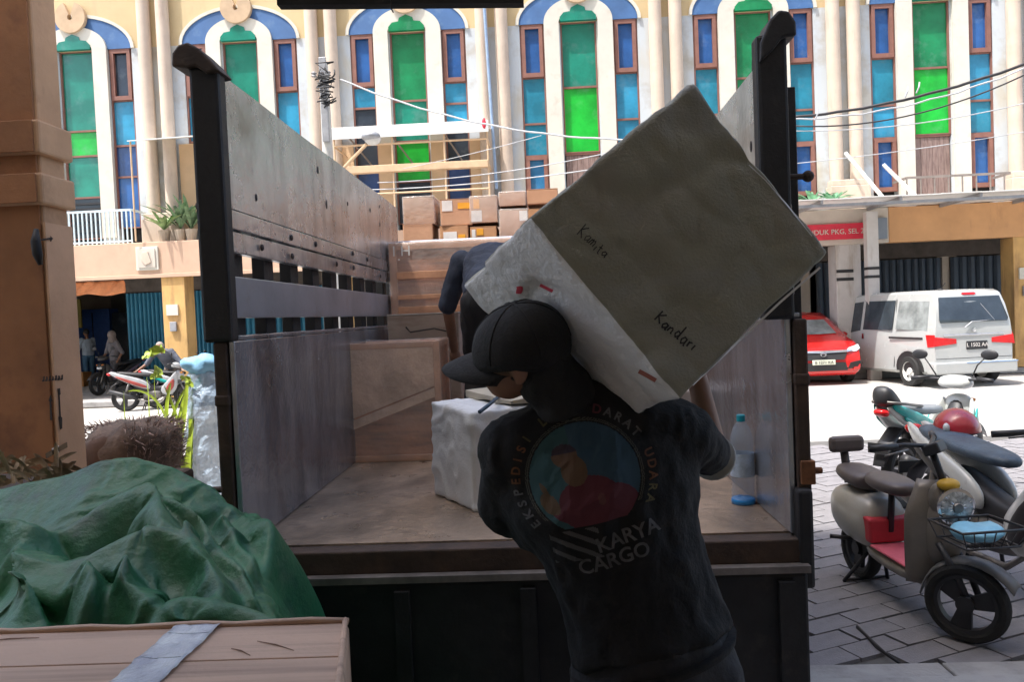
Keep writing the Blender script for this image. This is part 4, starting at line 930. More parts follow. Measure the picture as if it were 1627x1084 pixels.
base = .92 + .2 * (GY - 1.7) - .06 * np.maximum(0, GX + .9)
base = np.minimum(base, 1.3); H = np.maximum(H, base)
def sstep(x, a, b): t = np.clip((x - a) / (b - a), 0, 1); return t * t * (3 - 2 * t)
edge_x = -.63 - .5 * (GY - 1.75)
drop = sstep(GX, edge_x - .02, edge_x + .12); drop = np.maximum(drop, sstep(GY, 2.5, 2.75)); drop = np.maximum(drop, 1 - sstep(GX, -2.48, -2.3)); drop = np.maximum(drop, 1 - sstep(GY, 1.45, 1.62))
H = H * (1 - drop) + .35 * drop
def grid_mesh(nm, Z, nx, ny, X_, Y_):
    vs = [(float(X_[j, i]), float(Y_[j, i]), float(Z[j, i])) for j in range(ny) for i in range(nx)]
    fs = [(j * nx + i, j * nx + i + 1, (j + 1) * nx + i + 1, (j + 1) * nx + i) for j in range(ny - 1) for i in range(nx - 1)]
    me = bpy.data.meshes.new(nm); me.from_pydata(vs, [], fs); return me
colm = grid_mesh('pile', H, NX, NY, GX, GY); colo = bpy.data.objects.new('pile', colm); COL.objects.link(colo)
cm = colo.modifiers.new('c', 'COLLISION'); colo.collision.thickness_outer = .006; colo.collision.cloth_friction = 12
clm = grid_mesh('cloth', H + .012, NX, NY, GX, GY); clo = bpy.data.objects.new('cloth', clm); COL.objects.link(clo)
rj = random.Random(8)
for v in clm.vertices: v.co.z += .012 * fbm(v.co, 5, 2) + rj.uniform(0, .002)
cl = clo.modifiers.new('cloth', 'CLOTH'); S_ = cl.settings
S_.quality = 5; S_.mass = .3; S_.tension_stiffness = 20; S_.compression_stiffness = 20; S_.shear_stiffness = 8; S_.bending_stiffness = .35; S_.air_damping = 3
S_.shrink_min = -.13; S_.shrink_max = -.13
cl.collision_settings.distance_min = .004; cl.collision_settings.use_self_collision = False; cl.collision_settings.collision_quality = 2
cl.point_cache.frame_start = 1; cl.point_cache.frame_end = 40
for fr in range(1, 29): sc.frame_set(fr)
dg = bpy.context.evaluated_depsgraph_get(); me = bpy.data.meshes.new_from_object(clo.evaluated_get(dg))
bpy.data.objects.remove(clo); bpy.data.objects.remove(colo); sc.frame_set(1)
me.name = 'tarpaulin'
tarp = put(me, 'tarpaulin', m_tarp, None, True, sub=1); tag(tarp, 'heap of crumpled dark green tarpaulin behind the foreground carton', 'tarpaulin')
# pile under the tarpaulin top: dry leaves
m_dry = M('dry_leaf', (.3, .22, .14), .8, var=.4, scale=10); rr = random.Random(4)
dl = wthing('dry_leaves', 'curled dry leaves lying along the tarpaulin top by the pier', 'leaves', aty(40, 760, 2.6))
for q in range(46):
    p = aty(rr.uniform(-10, 95), rr.uniform(738, 772), rr.uniform(2.5, 2.7)); p.z = min(p.z, aty(40, 745, 2.6).z); e = Vector((rr.uniform(-1, 1), rr.uniform(-.4, .4), rr.uniform(-.1, 1))).normalized() * rr.uniform(.05, .11)
    blade(bez([p, p + e * .5 + Vector((0, 0, rr.uniform(0, .03))), p + e + Vector((0, 0, -rr.uniform(0, .03)))], 5), rr.uniform(.012, .03), dl, m_dry)
s_ = MB(); c = aty(40, 800, 2.7); s_.box(c.x - .6, c.x + .45, 2.5, 3.1, .1, c.z + .04); tag(s_.build('leaf_box', m_rust, None, bevel=.02), 'dark box behind the tarpaulin holding the dry leaves', 'box')

# ================================================================ FOREGROUND CARTON
zt_ = 1.1; c1 = atz(554, 986, zt_)
fcx, fcy = c1.x, c1.y
m_fc = M('greyish_foreground_carton', (.58, .4, .29), .75, scale=1.5, var=.07, streak=((.28, .19, .14), 2.2, (.3, 7, 1), .45, .75), bump=.35, bscale=14)
fc = thing('foreground_carton', 'large brown carton with pale tape across its lid in the foreground', 'carton', (fcx, fcy, zt_), math.radians(1.2))
W_, D_ = 1.55, .62
def skewbox(x0, x1, y0, y1, z0, z1, nm, mt, bev=.005, par=fc, sub=0):
    s_ = MB(); s_.box(x0, x1, y0, y1, z0, z1); s_.v = [(x + .20 * y * (1 if x > -.7 else 0) * -1 * (1 if True else 0), y, z) for x, y, z in s_.v]; return s_.build(nm, mt, par, bevel=bev)
skewbox(-W_, 0, -D_, 0, -.5, -.008, 'body', m_fc, .008)
skewbox(-W_ + .002, -.006, -.165, -.002, -.007, -.002, 'flap', m_fc, .002)
skewbox(-W_ + .002, -.006, -.40, -.170, -.007, -.0015, 'flap', m_fc, .002)
skewbox(-W_ + .002, -.006, -D_ + .002, -.405, -.007, -.003, 'flap', m_fc, .002)
# rolled far edge
s_ = MB(); pts = [Vector((-W_ + .05 * q * W_, -.004, .0015 + .0025 * math.sin(q * 2.1))) for q in range(21)]; s_.tube(pts, .0075, 6); s_.build('far_edge', m_fc, fc, smooth=True)
s_ = MB(); pts = [Vector((-.007 - .2 * y, y, .001 + .002 * math.sin(y * 40))) for y in [-.6 * q / 14 for q in range(15)]]; s_.tube(pts, .006, 6); s_.build('side_edge', m_fc, fc, smooth=True)
m_ct = M('clear_shiny_tape', (.72, .77, .9), .12, var=.25, scale=14, bump=1.0, bscale=20, alpha=.75)
n = 40; vs = []; fs = []
xa, xb = atz(274, 1003, zt_).x - fcx, atz(346, 1000, zt_).x - fcx; rr = random.Random(2)
for q in range(n + 1):
    y = -.6 * q / n; dx_ = y * .02; z_ = .0045 + .0012 * math.sin(q * 1.9)
    for k_ in range(7): vs.append((xa + dx_ + (xb - xa) * k_ / 6 + rr.uniform(-.0015, .0015), y - .006, z_ + .0012 * math.sin(k_ * 2.1 + q * .7)))
for q in range(n):
    for k_ in range(6): a_ = q * 7 + k_; fs.append((a_, a_ + 1, a_ + 8, a_ + 7))
s_ = MB(); s_.add(vs, fs); o = s_.build('tape', m_ct, fc, smooth=True); o.modifiers.new('t', 'SOLIDIFY').thickness = .0008
m_crs = M('carton_crease_line', (.25, .15, .1), .8)
for (x_, y_, l_, a_) in ((-.16, -.09, .10, -.5), (-.2, -.12, .06, -.6), (-.75, -.05, .12, .1), (-.9, -.3, .2, .05), (-.25, -.34, .12, .3), (-.62, -.24, .08, -.2), (-.1, -.45, .09, .9)):
    s_ = MB(); s_.tube([(x_, y_, -.0005), (x_ + l_ * .5 * math.cos(a_), y_ + l_ * .5 * math.sin(a_) + .004, 0), (x_ + l_ * math.cos(a_), y_ + l_ * math.sin(a_), -.0005)], [.0006, .0014, .0006], 5); s_.build('crease', m_crs, fc)
for q in range(5):
    y_ = -.05 - q * .11; s_ = MB(); s_.tube([(xa + y_ * .02 + .004, y_, .0062), (xa + y_ * .02 + .04, y_ - .012, .0075), (xb + y_ * .02 - .004, y_ - .005, .0062)], .0009, 5); s_.build('tape_wrinkle', m_ct, fc)
sup = MB(); sup.box(fcx - 1.5, fcx - .14, fcy - .6, fcy - .03, .1, zt_ - .502); tag(sup.build('lower_carton', m_card, bevel=.01), 'carton under the large foreground carton, mostly out of view', 'carton')
# ================================================================ THE CARRIER
m_skin = M('brown_skin', (.23, .12, .075), .55, scale=12, var=.1)
m_tee = M('black_cotton_tee', (.0055, .0055, .006), .9, scale=10, var=.3, bump=.5, bscale=60)
m_trou = M('dark_trousers', (.02, .021, .026), .8, scale=10, var=.3, bump=.5, bscale=50)
m_capm = M('charcoal_cap', (.0075, .0072, .007), .85, scale=14, var=.25, bump=.4, bscale=90)
def folded(me, amp=.006, s=7, axis=Vector((0, 0, 1))):
    def fn(p):
        q = Vector((p.x * 1.6, p.y * 1.6, p.z * .8)); return amp * fbm(q, s, 3) + amp * 1.6 * max(0, ridged(q + Vector((fbm(p, 4) * .1, 0, 0)), s * .9) - .62)
    displace(me, fn); return me
def hand(mb, wrist, dirv, palm_n, s=1.0, curl=.9, thumb_side=1):
    """palm and five separate fingers; dirv = where fingers point, palm_n = direction the palm faces"""
    d = Vector(dirv).normalized(); n = Vector(palm_n); n = (n - d * n.dot(d)).normalized(); sd = d.cross(n) * thumb_side
    w_ = Vector(wrist); mb.tube([w_ - d * .01, w_ + d * .03 * s, w_ + d * .085 * s], [(.016 * s, .024 * s), (.016 * s, .036 * s), (.013 * s, .04 * s)], 12, ref=n)
    for q, (off, ln) in enumerate(((-.031, .062), (-.011, .074), (.011, .08), (.031, .072))):
        b = w_ + d * .085 * s + sd * (-off if thumb_side < 0 else off) * s; pts = [b - d * .02]; a = 0; L = ln * s / 3
        for k_ in range(3):
            pts.append(pts[-1] + (d * math.cos(a) + n * math.sin(a)) * (L + (.02 if k_ == 0 else 0))); a += curl * .62
        mb.tube(pts, [.0095 * s, .009 * s, .008 * s, .0065 * s], 8); mb.ell(pts[-1], (.0066 * s,) * 3, sub=1)
    b = w_ + d * .025 * s + sd * .034 * s; t1 = b + (sd * .7 + d * .7 + n * .2) * .035 * s; t2 = t1 + (d * .8 + n * .5 * curl + sd * .1) * .03 * s; mb.tube([b - sd * .01, t1, t2], [.014 * s, .011 * s, .008 * s], 8); mb.ell(t2, (.008 * s,) * 3, sub=1)
W_ = lambda x, y, d: pd(x, y, d)
pel = W_(1040, 1040, 1.88); wst = W_(1002, 915, 1.90); che = W_(965, 790, 1.90); uch = W_(952, 705, 1.90); nek = W_(905, 652, 1.88); hed = W_(822, 560, 1.84)
Ls, Le, Lw = W_(808, 712, 1.88), W_(800, 815, 1.98), W_(860, 850, 2.2)
Rs, Re, Rw = W_(1085, 690, 1.92), W_(1136, 730, 2.12), W_(1108, 600, 2.14)
man = wthing('person', 'man in black t-shirt and cap, back to us, carrying a big bale on his shoulder', 'person', (pel.x, pel.y, .1))
side = (Rs - Ls).normalized(); fwd = Vector((0, 1, 0))
# body in skin
b = MB()
b.tube([pel, wst, che, uch], [(.15, .11), (.13, .10), (.15, .115), (.155, .10)], 16, ref=side)
b.cap(uch.lerp(nek, .2), nek, .07, .062); b.cap(nek, hed.lerp(nek, .35), .062, .058)
# head: cranium, jaw, nose, brow, ears.  face looks left and down
hd_f = (r_ * -.95 + f_ * .2 + Vector((0, 0, -.10))).normalized()        # looking direction
hd_s = hd_f.cross(Vector((0, 0, 1)) - f_ * .42).normalized(); hd_u = hd_s.cross(hd_f).normalized()
HM = Matrix((hd_s, hd_f, hd_u)).transposed()
def hp(x, y, z): return hed + HM @ Vector((x, y, z))
b.ell(hp(0, -.01, .02), (.078, .098, .095), HM, 3); b.ell(hp(0, .035, -.05), (.058, .06, .07), HM, 3); b.ell(hp(0, .055, -.085), (.034, .034, .03), HM)
b.tube([hp(0, .088, .0), hp(0, .106, -.032), hp(0, .092, -.045)], [.009, .016, .014], 10)
b.ell(hp(.014, .09, -.04), (.01, .012, .009), HM); b.ell(hp(-.014, .09, -.04), (.01, .012, .009), HM)
b.ell(hp(0, .086, -.066), (.024, .012, .006), HM); b.ell(hp(0, .083, -.076), (.021, .012, .007), HM); b.ell(hp(0, .082, .012), (.045, .014, .009), HM)
for sx in (-1, 1):
    b.ell(hp(sx * .078, -.012, -.018), (.011, .02, .033), HM); b.ell(hp(sx * .083, -.008, -.036), (.008, .011, .011), HM)
# arms
b.cap(Ls, Le, .05, .042); b.cap(Le, Lw, .04, .027); b.cap(Rs, Re, .05, .042); b.cap(Re, Rw, .041, .028)
# legs and feet
hl, hr = pel - r0 * .09 - Vector((0, 0, .04)), pel + r0 * .09 - Vector((0, 0, .04))
kl, kr = Vector((hl.x - .05, hl.y + .16, .55)), Vector((hr.x + .05, hr.y - .02, .54))
al, ar = Vector((kl.x - .02, kl.y - .04, .19)), Vector((kr.x + .02, kr.y - .06, .19))
for h_, k_, a_ in ((hl, kl, al), (hr, kr, ar)):
    b.cap(h_, k_, .085, .055); b.cap(k_, a_, .052, .036); b.tube([a_ - Vector((0, .05, .06)), a_ + Vector((0, .04, -.055)), a_ + Vector((0, .14, -.07))], [(.03, .03), (.03, .036), (.014, .036)], 10)
bm_ = remeshed(b, .0075, 3)
put(bm_, 'body', m_skin, man, True)
hb = MB(); hand(hb, Lw, Vector((.5, .85, -.1)), Vector((0, 0, -1)), 1.0, .5, 1); hb2 = MB(); hand(hb2, Rw, (Rw - Re).normalized() + Vector((-.15, 0, 0)), Vector((-.3, -1, 0)), 1.0, 1.0, 1)
put(remeshed(hb, .0035, 1), 'hand', m_skin, man, True); put(remeshed(hb2, .0035, 1), 'hand', m_skin, man, True)
# face details
for sx in (-1, 1):
    e = MB(); e.ell(hp(sx * .032, .082, -.006), (.013, .008, .006), HM); eo = e.build('eye', M('eye_white', (.5, .48, .45), .3), man, True)
    e = MB(); e.ell(hp(sx * .032, .0885, -.006), (.0055, .003, .0055), HM); e.build('iris', m_black, eo, True)
    e = MB(); e.tube([hp(sx * .015, .09, .016), hp(sx * .03, .09, .02), hp(sx * .048, .08, .014)], .004, 6); e.build('eyebrow', m_black, man, True)
# hair at the nape and temples
e = MB(); e.ell(hp(0, -.028, -.018), (.077, .082, .055), HM, 3); me = remeshed(e, .008, 2); displace(me, lambda p: .002 * fbm(p, 60)); put(me, 'hair', M('black_hair', (.008, .007, .007), .7, bump=.8, bscale=90), man, True)
# cap: dome with seams, band, visor
cp = thing('x', None, None); bpy.data.objects.remove(cp)
e = MB(); n1, n2 = 28, 14; vs = []; fs = []
for i in range(n2 + 1):
    th0 = None
    for j in range(n1):
        ph = 2 * PI * j / n1; lo = -.10 - .38 * max(0, -math.sin(ph)) ** .8; th = lo + (PI / 2 - lo) * i / n2; rr_ = 1 + .015 * (1 if False else abs(math.cos(3 * ph)) ** 12)
        vs.append(hp(.098 * math.cos(th * .98) * math.cos(ph) * rr_, -.012 + .118 * math.cos(th * .98) * math.sin(ph) * rr_, .012 + .108 * math.sin(th) * rr_ - .012 * math.sin(ph) * math.cos(th)))
    
for i in range(n2):
    for j in range(n1): j2 = (j + 1) % n1; fs.append((i * n1 + j, i * n1 + j2, (i + 1) * n1 + j2, (i + 1) * n1 + j))
fs.append(tuple(n2 * n1 + j for j in range(n1))); e.add(vs, fs)
co = e.build('cap', m_capm, man, True); md = co.modifiers.new('t', 'SOLIDIFY'); md.thickness = .004; md.offset = 1
for q6 in range(6):
    ph = PI / 6 + q6 * PI / 3; e = MB(); pts_ = []
    for q in range(9):
        th = .05 + (PI / 2 - .08) * q / 8; pts_.append(hp(.1015 * math.cos(th * .98) * math.cos(ph), -.012 + .1215 * math.cos(th * .98) * math.sin(ph), .012 + .1125 * math.sin(th) - .012 * math.sin(ph) * math.cos(th)))
    e.tube(pts_, .0022, 5); e.build('seam', m_capm, co, True)
e = MB(); e.ell(hp(0, -.012, .122), (.009, .009, .005), HM); e.build('button', m_capm, co, True)
vs = []; fs = []; e = MB(); nu_, nv_ = 16, 8
for i in range(nu_ + 1):
    a_ = math.radians(-78 + 156 * i / nu_)
    for j in range(nv_ + 1):
        t = j / nv_; R0x, R0y = .092, .108; ext = .098 * math.cos(a_) ** .7 if math.cos(a_) > 0 else 0
        x = math.sin(a_) * (R0x); y = math.cos(a_) * R0y - .012 + ext * t
        vs.append(hp(x, y, .004 - .02 * t * t - 2.6 * x * x - .004 * t))
for i in range(nu_):
    for j in range(nv_): q = i * (nv_ + 1) + j; fs.append((q, q + 1, q + nv_ + 2, q + nv_ + 1))
e.add(vs, fs); vo = e.build('visor', m_capm, co, True); vo.modifiers.new('t', 'SOLIDIFY').thickness = .004
# cloth flap from the back of the cap down to the shoulders
e = MB(); e.ell(hp(0, -.062, -.03), (.086, .066, .085), HM, 3); e.tube([hp(0, -.05, -.05), nek.lerp(hed, .35) + hd_f * -.02, nek.lerp(hed, .1)], [(.085, .075), (.086, .076), (.1, .085)], 18, ref=hd_s)
me = remeshed(e, .009, 4); folded(me, .006, 9); put(me, 'neck_flap', m_capm, co, True)
# t-shirt
e = MB()
tors = [pel + (pel - wst).normalized() * -.02, W_(1018, 960, 1.9), wst, W_(982, 850, 1.9), che, uch]
e.tube(tors, [(.205, .15), (.195, .145), (.195, .145), (.205, .15), (.235, .155), (.225, .13)], 24, ref=side)
e.ell(uch + Vector((0, 0, .01)), (.2, .115, .075), Matrix((side, side.cross(Vector((0, 0, 1))), Vector((0, 0, 1)))).transposed(), 3)
e.cap(uch.lerp(nek, .35), nek, .105, .074)
e.tube([Ls + Vector((0, 0, .0)), Ls.lerp(uch, .6) + Vector((0, 0, .02)), uch + Vector((0, 0, .04)), Rs.lerp(uch, .6) + Vector((0, 0, .03)), Rs], [(.085, .085), (.11, .1), (.12, .1), (.11, .1), (.085, .085)], 16, ref=(0, 0, 1))
e.tube([Ls.lerp(che, .35), Ls.lerp(Le, .45).lerp(che, .3), Le.lerp(wst, .4)], [(.1, .1), (.12, .11), (.09, .09)], 14)
for S, E in ((Ls, Le), (Rs, Re)):
    m_ = S.lerp(E, .92 if S == Ls else .72); e.cap(S, m_, .078, .068 if S == Ls else .062); e.ell(S + Vector((0, 0, -.01)), (.078, .078, .078))
e.cap(Le.lerp(Ls, .1), Le.lerp(Lw, .1), .066, .058)
tee_me = remeshed(e, .011, 6); folded(tee_me, .008, 5); folded(tee_me, .005, 11)
bmx = bmesh.new(); bmx.from_mesh(tee_me); 
# open the shirt below the hem
tee_bvh = BVHTree.FromBMesh(bmx); bmx.free()
tee = put(tee_me, 't_shirt', m_tee, man, True)
e = MB(); e.tube([tors[0] + Vector((0, 0, -.01)), tors[0] + Vector((.004, 0, -.028))], [(.212, .155), (.206, .152)], 28, ref=side); e.build('hem', m_tee, tee, True)
ed = (Re - Rs).normalized(); cu = Rs.lerp(Re, .72); e = MB(); e.tube([cu + ed * .045, cu + ed * .058], .0635, 20, ref=(0, 0, 1)); e.build('sleeve_edge', M('pale_sleeve_edge', (.3, .3, .28), .8), tee, True)
# trousers
e = MB(); e.tube([pel + Vector((0, 0, .06)), pel + Vector((0, 0, -.06))], [(.185, .135), (.19, .14)], 20, ref=side)
for h_, k_, a_ in ((hl, kl, al), (hr, kr, ar)): e.cap(h_, k_, .118, .082); e.cap(k_, a_ - Vector((0, 0, .04)), .08, .068)
tm = remeshed(e, .012, 5); folded(tm, .009, 6); put(tm, 'trousers', m_trou, man, True)
for a_ in (al, ar):
    e = MB(); e.tube([a_ + Vector((0, -.07, -.085)), a_ + Vector((0, .05, -.08)), a_ + Vector((0, .17, -.083))], [(.012, .04), (.014, .048), (.012, .038)], 14, ref=(0, 0, 1)); e.build('sandal', m_tblk, man, True)

# ---- printed emblem on the back -----------------------------------
FONT = {'A': '0E11111F111111', 'B': '1E11111E11111E', 'C': '0E11101010110E', 'D': '1E11111111111E', 'E': '1F10101E10101F', 'G': '0E11101713110F', 'I': '0E04040404040E', 'K': '11121418141211', 'L': '1010101010101F', 'M': '111B1515111111', 'N': '11191915131311', 'O': '0E11111111110E', 'P': '1E11111E101010', 'R': '1E11111E141211', 'S': '0F10100E01011E', 'T': '1F040404040404', 'U': '1111111111110E', 'Y': '11110A04040404', ' ': '00000000000000'}
def glyph(ch, u, v):      # u,v in 0..1
    if not (0 <= u < 1 and 0 <= v < 1): return False
    col = int(u * 5); row = int((1 - v) * 7); row = min(6, max(0, row)); bits = int(FONT[ch][row * 2:row * 2 + 2], 16); return bool(bits >> (4 - col) & 1)
def textline(txt, u, v, x0, y0, h, w_):
    n = len(txt); k = (u - x0) / w_
    i = int(math.floor(k))
    if 0 <= i < n:
        return glyph(txt[i], (k - i) / .82, (v - y0) / h)
    return False
def inell(u, v, cx, cy, a, b, rot=0):
    du, dv = u - cx, v - cy; c, s = math.cos(rot), math.sin(rot); x, y = du * c + dv * s, -du * s + dv * c; return (x / a) ** 2 + (y / b) ** 2 < 1
RING = 'MUATAN UDARA LAUT DARAT EKSPEDISI'.replace('X', 'K')
GREY = (.062, .062, .064)
def emblem(u, v):
    R = math.hypot(u, v * 1.0)
    if v < -.60 and inell(u, v, 0, 0, 1.2, 1.2) or v < -.8:
        if v > -1.05 and u < .0 and u > -.62 and (math.sin(u * 21 + v * 34) > .35) and v < -.62: return GREY
        return None
    if .80 < R < 1.0:
        ang_ = math.degrees(math.atan2(v, u)); k = (225 - (ang_ % 360 if ang_ % 360 < 270 else ang_ % 360 - 360)) / 270
        if 0 <= k < 1 and (ang_ % 360 < 225 or ang_ % 360 > 315):
            return None
        return None
    if .74 < R < .755 or .765 < R < .775: return (0.055, 0.055, 0.044) if v > -.45 else None
    if R < .72 and v > -.62:
        # generic worker: cap, head, red shirt, fist
        if inell(u, v, -.2, .33, .17, .15): return (0.028, 0.017, 0.028) if v > .36 else (0.094, 0.050, 0.028)
        if inell(u, v, -.12, .12, .17, .2): return (0.094, 0.055, 0.030)
        if inell(u, v, -.52, -.25, .1, .16, .5) or inell(u, v, -.56, -.05, .035, .1, .35): return (0.088, 0.055, 0.030)
        if inell(u, v, .0, -.33, .42, .36) or inell(u, v, .32, -.42, .32, .28, -.3): return (0.072, 0.010, 0.019) if not inell(u, v, .14, -.3, .05, .08) else (0.088, 0.028, 0.028)
        if inell(u, v, -.33, -.42, .2, .1, -.4): return (0.072, 0.010, 0.019)
        c = (.018, .05, .08) if u > -.1 else (.02, .065, .075); return c
    if R < .72 and math.sin(u * 30 + v * 8) > .2 and v > -.72: return GREY
    return None
N_ = 190; o3 = W_(955, 806, 1.45); up_v = (uch - wst).normalized(); up_v = (up_v - f_ * up_v.dot(f_)).normalized(); rt_v = f_.cross(up_v) * 1.0
rt_v = (r_ - up_v * r_.dot(up_v)).normalized(); RAD = .174
vs = []; fs = []; cols = []; idx = {}
def pv(i, j):
    if (i, j) in idx: return idx[(i, j)]
    u = -1.1 + 2.2 * i / N_; v = -1.5 + 2.6 * j / N_
    h_ = tee_bvh.ray_cast(o3 + rt_v * (u * RAD * 1.02) + up_v * (v * RAD), f_, 2)
    idx[(i, j)] = len(vs) if h_[0] else None
    if h_[0]: vs.append(h_[0] - f_ * .0025)
    return idx[(i, j)]
for i in range(N_):
    for j in range(N_):
        u = -1.1 + 2.2 * (i + .5) / N_; v = -1.5 + 2.6 * (j + .5) / N_; c = emblem(u, v)
        if c:
            q = [pv(i, j), pv(i + 1, j), pv(i + 1, j + 1), pv(i, j + 1)]
            if None not in q: fs.append(q); cols.append(c)
me = bpy.data.meshes.new('back_print'); me.from_pydata(vs, [], fs); ca_ = me.color_attributes.new('Col', 'FLOAT_COLOR', 'CORNER')
k = 0
for c in cols:
    for _ in range(4): ca_.data[k].color = (*c, 1); k += 1
bpo = put(me, 'back_print', print_mat(), tee)
def shirt_text(txt, size, cu, cv, rot, mat, nm='print_lettering', bold=.01):
    me = textmesh(txt, size, 0, 0, bold * size); c, s2 = math.cos(rot), math.sin(rot)
    bmq = bmesh.new(); bmq.from_mesh(me); bmesh.ops.triangulate(bmq, faces=bmq.faces); bmesh.ops.subdivide_edges(bmq, edges=[e for e in bmq.edges if e.calc_length() > size * .22], cuts=1); bmq.to_mesh(me); bmq.free()
    for v_ in me.vertices:
        u = cu + v_.co.x * c - v_.co.y * s2; w_ = cv + v_.co.x * s2 + v_.co.y * c
        h_ = tee_bvh.ray_cast(o3 + rt_v * (u * RAD * 1.02) + up_v * (w_ * RAD), f_, 2); v_.co = (h_[0] - f_ * .0035) if h_[0] else o3 + f_ * .4
    return put(me, nm, mat, tee)
m_pg = M('faded_grey_print', (.075, .075, .078), .8, scale=30, var=.4); m_po = M('faded_orange_print', (.10, .04, .015), .8, scale=30, var=.4); m_pr = M('faded_red_print', (.085, .015, .022), .8, scale=30, var=.4); m_py = M('faded_olive_print', (.07, .06, .02), .8, scale=30, var=.4)
shirt_text('KARYA', .27, .36, -.86, .10, m_pg, bold=.02); shirt_text('CARGO', .27, .12, -1.12, .08, m_pg, bold=.02)
RT = 'EKSPEDISI LAUT DARAT UDARA'
for i_, ch in enumerate(RT):
    if ch == ' ': continue
    a_ = math.radians(212 - 244 * i_ / (len(RT) - 1)); shirt_text(ch, .165, .895 * math.cos(a_), .895 * math.sin(a_), a_ - PI / 2, [m_pg, m_po, m_py, m_pr][(i_ // 4) % 4], 'ring_letter', .03)

# ---- the carried bale ---------------------------------------------
m_bale = M('grey_green_sack_shaded', (.25, .25, .195), .7, scale=2.2, var=.1, dirt=((.26, .24, .21), 3.5, .5, .8), streak=((.28, .29, .27), 2, (1, 1, 3), .5, .75), bump=.4, bscale=150)  # sack colour, darkened for the shade on the viewer's side
T, R, B_, L = W_(1103, 128, 1.70), W_(1322, 400, 1.70), W_(1083, 640, 1.64), W_(836, 343, 1.66)
wv = W_(735, 455, 2.14) - W_(840, 343, 1.66)
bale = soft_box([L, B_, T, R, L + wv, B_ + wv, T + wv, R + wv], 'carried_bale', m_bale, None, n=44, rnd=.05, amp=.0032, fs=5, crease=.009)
bale.data.materials.append(M('white_plastic_lit', (.66, .66, .65), .4, scale=4, var=.08, dirt=((.4, .36, .3), 5, .6, .85), bump=1.0, bscale=40))  # flank wrap, whitened for the street light it catches
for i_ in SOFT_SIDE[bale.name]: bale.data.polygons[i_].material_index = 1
tag(bale, 'huge grey-white sack-wrapped bale tilted on the carrier\'s shoulder', 'bale')
# stronger drag folds on the left flank
dgm = bale.data
def flank(p):
    q = p - L; t = q.dot(wv.normalized()); 
    if t < .03: return 0
    s_l = (B_ - L).normalized(); a_ = q.dot(s_l)
    return .014 * (max(0, math.sin(a_ * 28 + t * 22 + 3 * fbm(p, 4)) - .35)) * min(1, (t - .03) * 8)
displace(dgm, flank)
bbm = bmesh.new(); bbm.from_mesh(dgm); bale_bvh = BVHTree.FromBMesh(bbm); bbm.free()
m_mark = M('marker_ink', (.012, .012, .014), .6); m_rmark = M('red_marker_ink', (.5, .03, .06), .6)
def stroke(pts_px, wd, mat, parent=bale, nm='marker_stroke'):
    P = []
    for (a_, b__) in zip(pts_px[:-1], pts_px[1:]):
        for q in range(5): t = q / 5; P.append((a_[0] + (b__[0] - a_[0]) * t, a_[1] + (b__[1] - a_[1]) * t))
    P.append(pts_px[-1]); vs = []; fs = []
    for i, (x, y) in enumerate(P):
        x2, y2 = P[min(i + 1, len(P) - 1)]; x1, y1 = P[max(i - 1, 0)]; dx, dy = x2 - x1, y2 - y1; l_ = math.hypot(dx, dy) or 1; nx_, ny_ = -dy / l_ * wd / 2, dx / l_ * wd / 2
        for sg in (-1, 1):
            d_ = ray(x + sg * nx_, y + sg * ny_).normalized(); h_ = bale_bvh.ray_cast(CAM, d_, 4)
            vs.append((h_[0] - d_ * .002) if h_[0] else CAM + d_ * 1.75)
    for i in range(len(P) - 1): fs.append((2 * i, 2 * i + 1, 2 * i + 3, 2 * i + 2))
    s_ = MB(); s_.add(vs, fs); return s_.build(nm, mat, parent)
SCR = {'K': [[(0, 0), (.05, 1)], [(.5, .95), (.05, .5), (.5, 0)]], 'a': [[(.4, .42), (.2, .5), (.05, .25), (.2, 0), (.4, .2), (.42, .5), (.45, 0), (.55, .05)]], 'm': [[(0, 0), (.02, .45)], [(.02, .3), (.15, .5), (.22, .3), (.22, 0)], [(.22, .3), (.35, .5), (.45, .3), (.47, 0)]], 'n': [[(.02, 0), (.04, .45)], [(.04, .3), (.2, .5), (.32, .35), (.35, 0), (.45, .05)]],
       'i': [[(.1, .45), (.12, .05), (.2, .03)]], 't': [[(.15, .85), (.15, .1), (.3, .02)], [(0, .55), (.32, .58)]], 'd': [[(.35, .4), (.15, .48), (.03, .2), (.2, 0), (.36, .25), (.42, 1)], [(.42, 1), (.38, 0), (.5, .05)]], 'r': [[(.05, .48), (.08, 0)], [(.07, .3), (.2, .5), (.3, .45)]], 'o': [[(.2, .45), (.05, .25), (.2, 0), (.38, .2), (.22, .46)]]}
def script(txt, x, y, ang_, h_, wd):
    rj_ = random.Random(len(txt) + int(x))
    a_ = math.radians(ang_); ux, uy = math.cos(a_), math.sin(a_); vx, vy = math.sin(a_), -math.cos(a_); pen = 0
    for ch in txt:
        ks = rj_.uniform(.8, 1.15); sh_ = rj_.uniform(-.12, .2); b0_ = rj_.uniform(-2, 2)
        for st_ in SCR[ch]: stroke([(x + (pen + (p[0] + sh_ * p[1]) * h_ * .9) * ux + (p[1] * ks * h_ + b0_) * vx, y + (pen + (p[0] + sh_ * p[1]) * h_ * .9) * uy + (p[1] * ks * h_ + b0_) * vy) for p in st_], wd * rj_.uniform(.7, 1.15), m_mark)
        pen += h_ * (.56 if ch in 'Kamnd' else .36)
script('Kamita', 917, 372, 42, 20, 1.6); script('Kandari', 1040, 508, 41, 23, 2.8)
